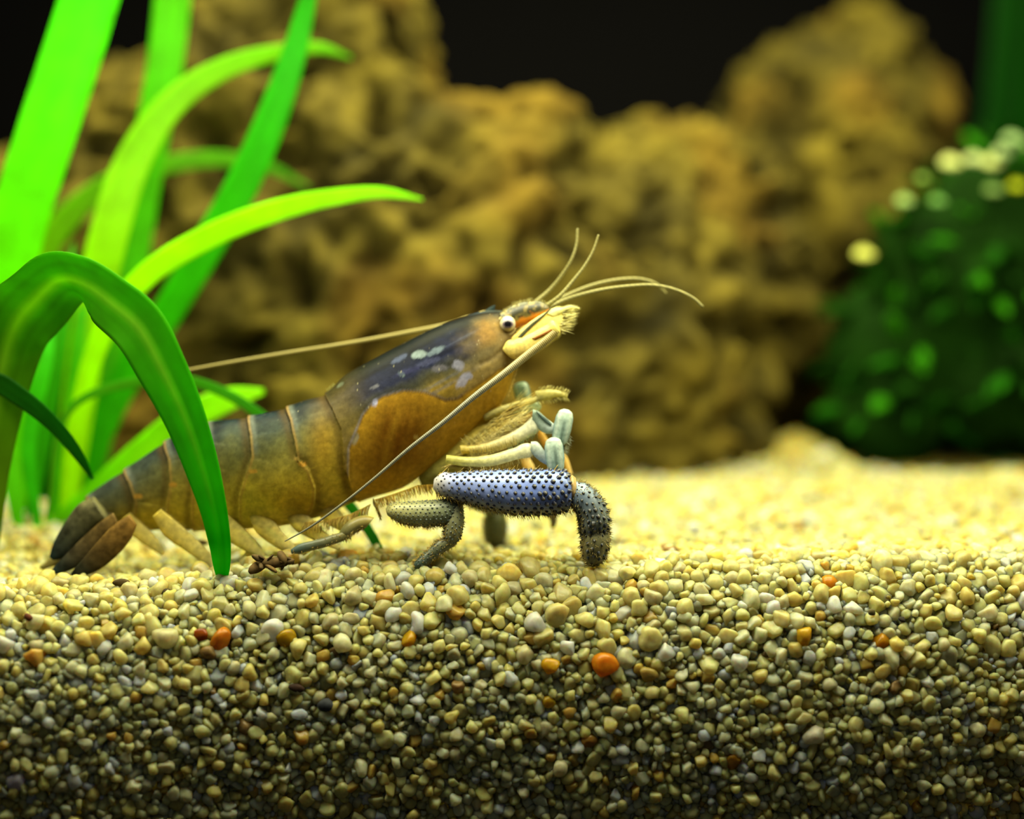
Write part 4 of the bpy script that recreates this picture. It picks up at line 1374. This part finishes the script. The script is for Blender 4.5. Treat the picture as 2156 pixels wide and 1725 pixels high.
limb_from([(950, 1134, 960, 1150, 9), (930, 1134, 944, 1158, 12), (900, 1158, 912, 1182, 12), (878, 1178, 888, 1198, 11), (866, 1190, 872, 1200, 5)],
          LY2 - .0006, 'foot', leg, M_LIMB, dark_col((104, 104, 70), (50, 66, 58), 950, 1140, 880, 1190), nu=40, nv=30, bumps=(12, 8), bump_px=2.6, bump_col=(50, 60, 54),
          hairs=[(.0, 1, 120, .4), (.9, 1.1, 70, .4)], hair_len=(.0004, .0010))

# rear walking leg
LY3 = -0.0078
leg = holder('leg', W(770, 1100, LY3))
leg['label'] = 'thin rear walking leg stretched back along the sand'
limb_from([(788, 1090, 770, 1112, 10), (768, 1086, 758, 1116, 15), (744, 1092, 742, 1128, 16), (724, 1106, 732, 1136, 14), (714, 1120, 722, 1138, 8)],
          LY3, 'upper_segment', leg, M_LIMB, dark_col((150, 134, 66), (112, 108, 66), 780, 1100, 725, 1125), nu=40, nv=30, hairs=[(.3, .7, 90, .3)], hair_len=(.0004, .0011))
limb_from([(730, 1116, 736, 1134, 8), (700, 1126, 706, 1146, 9), (660, 1138, 664, 1158, 8), (626, 1148, 630, 1166, 6), (612, 1158, 614, 1166, 3)],
          LY3 - .0005, 'foot', leg, M_LIMB, dark_col((128, 120, 66), (70, 88, 82), 730, 1125, 625, 1158), nu=40, nv=26, hairs=[(.0, 1, 60, .4)], hair_len=(.0003, .0008))

# legs of the far side
leg = holder('leg', W(1010, 1060, 0.012))
leg['label'] = 'dark far front leg seen below the blue leg'
limb_from([(930, 1000, 930, 1030, 14), (970, 1010, 964, 1056, 26), (1010, 1022, 1000, 1074, 30), (1050, 1034, 1030, 1086, 28), (1066, 1060, 1040, 1090, 16)], 0.012, 'upper_segment', leg, M_LIMB, dark_col((116, 124, 130), (96, 100, 80), 940, 1020, 1050, 1060), nu=40, nv=30,
          yrow=[.008, .011, .015, .019, .021])
limb_from([(1060, 1070, 1026, 1070, 20), (1067, 1096, 1017, 1094, 27), (1067, 1124, 1016, 1122, 27), (1060, 1146, 1024, 1146, 20), (1048, 1162, 1034, 1162, 8)], 0.021, 'foot', leg, M_LIMB, dark_col((82, 86, 46), (44, 42, 16), 1040, 1080, 1040, 1160), nu=40, nv=32,
          hairs=[(.0, 1, 120, .3)], hair_len=(.0004, .0011), hair_col=(110, 96, 44))
leg = holder('leg', W(1140, 1075, 0.016))
leg['label'] = 'tip of another far leg behind the end of the blue leg'
limb_from([(1100, 1030, 1090, 1060, 12), (1140, 1044, 1128, 1076, 14), (1172, 1066, 1150, 1088, 12), (1174, 1092, 1156, 1092, 9), (1168, 1112, 1160, 1112, 4)], 0.016, 'foot', leg, M_LIMB, dark_col((120, 104, 56), (70, 56, 26), 1110, 1050, 1165, 1105), nu=30, nv=24)

# ------------------------------------------------------------------ feeding limbs with their folded fans
PB, PT_, PY = (196, 214, 208), (150, 178, 172), (226, 216, 158)


def club(cx, cy, w, h, ang, y0, parent, name='hand', c0=(202, 218, 206), c1=(140, 168, 160)):
    """An oval folded hand with a groove painted down its middle."""
    ax, ay = math.sin(ang), -math.cos(ang)                   # long axis, pointing up
    bx, by = math.cos(ang), math.sin(ang)
    pt = Parts()
    secs = []
    for t, k in ((-.5, .30), (-.42, .66), (-.2, .95), (.1, 1.0), (.34, .88), (.46, .58), (.5, .25)):
        mx, my = cx + ax * h * t, cy + ay * h * t
        hw = w * .5 * k
        secs.append((mx + bx * hw, my + by * hw, mx - bx * hw, my - by * hw, hw * .8))

    def cf(s):
        c = grad(c1, c0, cx - ax * h * .5, cy - ay * h * .5, cx + ax * h * .5, cy + ay * h * .5, .08)(s)
        u = (s[:, 0] - cx) * bx + (s[:, 1] - cy) * by
        lon = ((s[:, 0] - cx) * ax + (s[:, 1] - cy) * ay) / h
        c = mixc(c, (70, 92, 84), .75 * np.exp(-((u - .04 * w) / (w * .075)) ** 2) * sstep(.34, .05, lon))  # shade of the groove painted as a dark line, no dent in the mesh
        c = mixc(c, (232, 238, 226), .45 * np.exp(-((np.abs(u) - w * .30) / (w * .08)) ** 2))
        return mixc(c, (60, 104, 140), .45 * sstep(w * .38, w * .5, np.abs(u)))
    blade(pt, secs, y0, 3, 0, nu=50, nv=40, colfun=cf)
    return part(name, pt, M_PALE, parent)


# upper near feeding limb
arm = holder('feeding_limb', W(1000, 930, -.006))
pt = Parts()
blade(pt, [(968, 938, 972, 956, 7), (1010, 936, 1012, 954, 10), (1056, 920, 1062, 944, 11), (1100, 896, 1112, 922, 11), (1126, 874, 1138, 902, 9), (1134, 872, 1142, 886, 5)], -.006, 4, 0, nu=60, nv=28, colfun=grad((226, 206, 106), (240, 240, 214), 980, 945, 1125, 890, .14, 8))
comb(pt, [(985, 938), (1030, 926), (1080, 902), (1120, 880)], (-.5, -.6), 26, 70, (214, 200, 120), -.0066)
comb(pt, [(1068, 940), (1100, 918), (1130, 898)], (.1, 1), 26, 50, (170, 196, 150), -.0064)
part('upper_segment', pt, M_PALE, arm)
pt = Parts()
blade(pt, [(1122, 862, 1120, 884, 8), (1134, 866, 1132, 902, 10), (1150, 880, 1146, 912, 10), (1166, 892, 1160, 914, 9), (1174, 898, 1172, 912, 5)], -.0064, 4, 0, colfun=grad((150, 170, 150), (206, 218, 220), 1122, 872, 1172, 905))
blade(pt, [(1128, 864, 1132, 872, 4), (1146, 876, 1146, 888, 4), (1162, 892, 1160, 898, 2)], -.0074, 2, lin((104, 124, 116)))
part('wrist', pt, M_PALE, arm)
club(1184, 901, 38, 80, 0.22, -.0070, arm)
pt = Parts()
blade(pt, [(1190, 934, 1176, 926, 5), (1188, 948, 1178, 946, 5), (1182, 966, 1178, 966, 3)], -.0062, 3, lin((64, 84, 70)))
comb(pt, [(1196, 915), (1192, 935), (1184, 960)], (.9, .8), 16, 24, (180, 190, 170), -.0066)
part('fan', pt, M_PALE, arm)
# lower near feeding limb
arm = holder('feeding_limb', W(990, 965, -.008))
pt = Parts()
blade(pt, [(940, 958, 938, 976, 8), (980, 962, 978, 982, 10), (1030, 958, 1034, 982, 11), (1080, 944, 1088, 968, 11), (1116, 934, 1124, 958, 9), (1128, 938, 1130, 950, 5)], -.008, 4, 0, nu=60, nv=28, colfun=grad((216, 210, 116), (240, 238, 206), 960, 970, 1120, 945, .14, 8))
comb(pt, [(990, 962), (1040, 954), (1090, 936)], (-.25, -1), 24, 80, (188, 172, 96), -.0082)
comb(pt, [(985, 982), (1035, 982), (1090, 968), (1125, 955)], (.2, 1), 14, 60, (214, 202, 130), -.0084)
part('upper_segment', pt, M_PALE, arm)
pt = Parts()
blade(pt, [(1118, 930, 1116, 952, 8), (1130, 930, 1126, 962, 10), (1146, 948, 1138, 972, 9), (1158, 960, 1152, 980, 7)], -.0084, 4, 0, colfun=grad((196, 204, 190), (190, 206, 214), 1120, 940, 1155, 970))
part('wrist', pt, M_PALE, arm)
club(1168, 960, 40, 78, -0.10, -.0090, arm)
pt = Parts()
blade(pt, [(1160, 985, 1174, 985, 5), (1164, 1000, 1186, 996, 6), (1172, 1012, 1186, 1008, 4)], -.0078, 3, lin((120, 134, 96)))
part('fan', pt, M_PALE, arm)
# far feeding limbs
arm = holder('feeding_limb', W(1060, 870, .004))
pt = Parts()
blade(pt, [(1010, 900, 1020, 925, 7), (1050, 872, 1066, 906, 12), (1092, 848, 1106, 884, 12), (1122, 838, 1134, 868, 9), (1136, 846, 1140, 858, 4)], .0015, 4, 0, nu=50, nv=26, colfun=grad((206, 184, 86), (176, 190, 140), 1030, 900, 1125, 850, .2, 9))
blade(pt, [(1060, 884, 1064, 890, 4), (1088, 884, 1092, 894, 5), (1112, 872, 1116, 882, 4), (1128, 862, 1130, 868, 2)], -.0006, 2, lin((224, 170, 80)))
comb(pt, [(1030, 892), (1070, 868), (1110, 846)], (-.6, -.7), 16, 40, (196, 188, 110), .0010)
part('upper_segment', pt, M_PALE, arm)
club(1100, 827, 34, 46, -0.25, .004, arm, c0=(166, 190, 158), c1=(140, 160, 120))
arm = holder('feeding_limb', W(1120, 960, .004))
pt = Parts()
blade(pt, [(1094, 964, 1112, 960, 6), (1102, 985, 1124, 980, 8), (1112, 1006, 1130, 1002, 6)], .003, 4, lin((242, 216, 140)))
blade(pt, [(1126, 905, 1138, 900, 5), (1146, 940, 1160, 934, 6), (1180, 966, 1192, 960, 6), (1196, 1000, 1206, 998, 6)], .004, 4, 0, colfun=grad((220, 180, 80), (236, 208, 130), 1130, 905, 1200, 1000))
part('upper_segment', pt, M_PALE, arm)

# mouth leg with its bushy tip
pt = Parts()
add_tube(pt, [(1020, 880, -.002, 8), (1060, 862, -.003, 8), (1100, 850, -.003, 7), (1126, 842, -.003, 6), (1140, 832, -.003, 6)], lin((206, 196, 120)), nv=12)
blade(pt, [(1126, 824, 1134, 846, 6), (1148, 820, 1154, 842, 8), (1174, 822, 1174, 836, 6), (1196, 830, 1194, 838, 2)], -.003, 2, lin((206, 196, 112)))
comb(pt, [(1130, 826), (1150, 820), (1175, 824), (1194, 832)], (.5, -.6), 14, 60, (214, 204, 124), -.003)
comb(pt, [(1130, 846), (1155, 842), (1178, 836), (1194, 838)], (.5, .8), 14, 60, (206, 196, 116), -.003)
part('mouth_leg', pt, M_PALE)
# the pale underside between the limbs and the body
pt = Parts()
blade(pt, [(1052, 846, 1074, 880, 14), (1020, 876, 1052, 916, 26), (975, 915, 1010, 948, 34), (935, 950, 960, 1000, 38), (905, 975, 920, 1024, 34), (880, 995, 890, 1030, 20)], 0.0005, 4, 0, nu=50, nv=30, colfun=grad((216, 190, 84), (170, 166, 86), 1060, 860, 900, 1010, .2, 10))
comb(pt, [(1040, 880), (1000, 920), (960, 955)], (.7, -.2), 30, 90, (224, 208, 120), -.003)
comb(pt, [(1040, 900), (1010, 930), (980, 950)], (.9, -.4), 40, 60, (226, 206, 110), -.0045)
for (pp, nn_, ln, cnt, colr, yy) in (([(960, 962), (1000, 930), (1040, 890), (1064, 862)], (.86, -.42), 84, 150, (226, 206, 112), -.0035), ([(985, 950), (1030, 925), (1070, 890)], (.88, -.40), 70, 110, (236, 224, 160), -.0052),
                                     ([(930, 985), (960, 975), (1000, 965)], (.98, -.1), 80, 90, (216, 196, 104), -.0062)):
    comb(pt, pp, nn_, ln, cnt, colr, yy, .00009)
part('mouthparts', pt, M_PALE)
pt = Parts()
comb(pt, [(790, 1052), (830, 1040), (880, 1022), (915, 1020)], (.25, 1), 26, 150, (196, 160, 60), -.006, .00009)
comb(pt, [(786, 1050), (796, 1070), (800, 1085)], (.1, 1), 16, 50, (150, 126, 50), -.007, .00012)
comb(pt, [(640, 1100), (690, 1096), (740, 1082), (780, 1062)], (-.2, 1), 30, 160, (206, 176, 84), -.005, .00009)
comb(pt, [(1090, 765), (1080, 800), (1068, 835)], (.9, .25), 5, 60, (190, 160, 70), -.0035, .00006)
comb(pt, [(690, 824), (705, 812)], (-.4, -1), 8, 8, (150, 150, 90), -.001, .00005)
part('bristles', pt, M_SETAE, kind='stuff')

# swimmerets below the tail
for (path, y0) in (([(330, 1080, 12), (362, 1116, 20), (400, 1146, 17), (432, 1174, 13), (450, 1200, 6)], -.001),
                   ([(450, 1072, 12), (480, 1112, 22), (516, 1140, 18), (544, 1164, 12), (558, 1186, 5)], -.003),
                   ([(530, 1066, 12), (556, 1106, 22), (586, 1136, 17), (612, 1158, 11), (628, 1176, 4)], -.004),
                   ([(606, 1056, 12), (632, 1098, 21), (664, 1122, 16), (694, 1142, 10), (716, 1156, 4)], -.004),
                   ([(672, 1044, 12), (696, 1084, 20), (722, 1106, 14), (744, 1122, 6)], -.003),
                   ([(266, 1086, 10), (290, 1116, 16), (318, 1140, 14), (344, 1166, 6)], .004)):
    q = np.array(path, float)
    tg = np.gradient(q[:, :2], axis=0)
    tg /= np.linalg.norm(tg, axis=1)[:, None]
    secs = [(x + t[1] * w, y - t[0] * w, x - t[1] * w, y + t[0] * w, w * .4) for (x, y, w), t in zip(q, tg)]
    pt = Parts()
    a, b = secs[0], secs[-1]
    blade(pt, secs, y0, 3, 0, nu=40, nv=20, colfun=grad((244, 224, 110), (246, 236, 170), a[0], a[1], b[0], b[1], .12, 10))
    comb(pt, [(s[0], s[1]) for s in secs], (.8, -.2), 9, 40, (220, 204, 120), y0, .00005)
    part('swimmeret', pt, M_FIN)
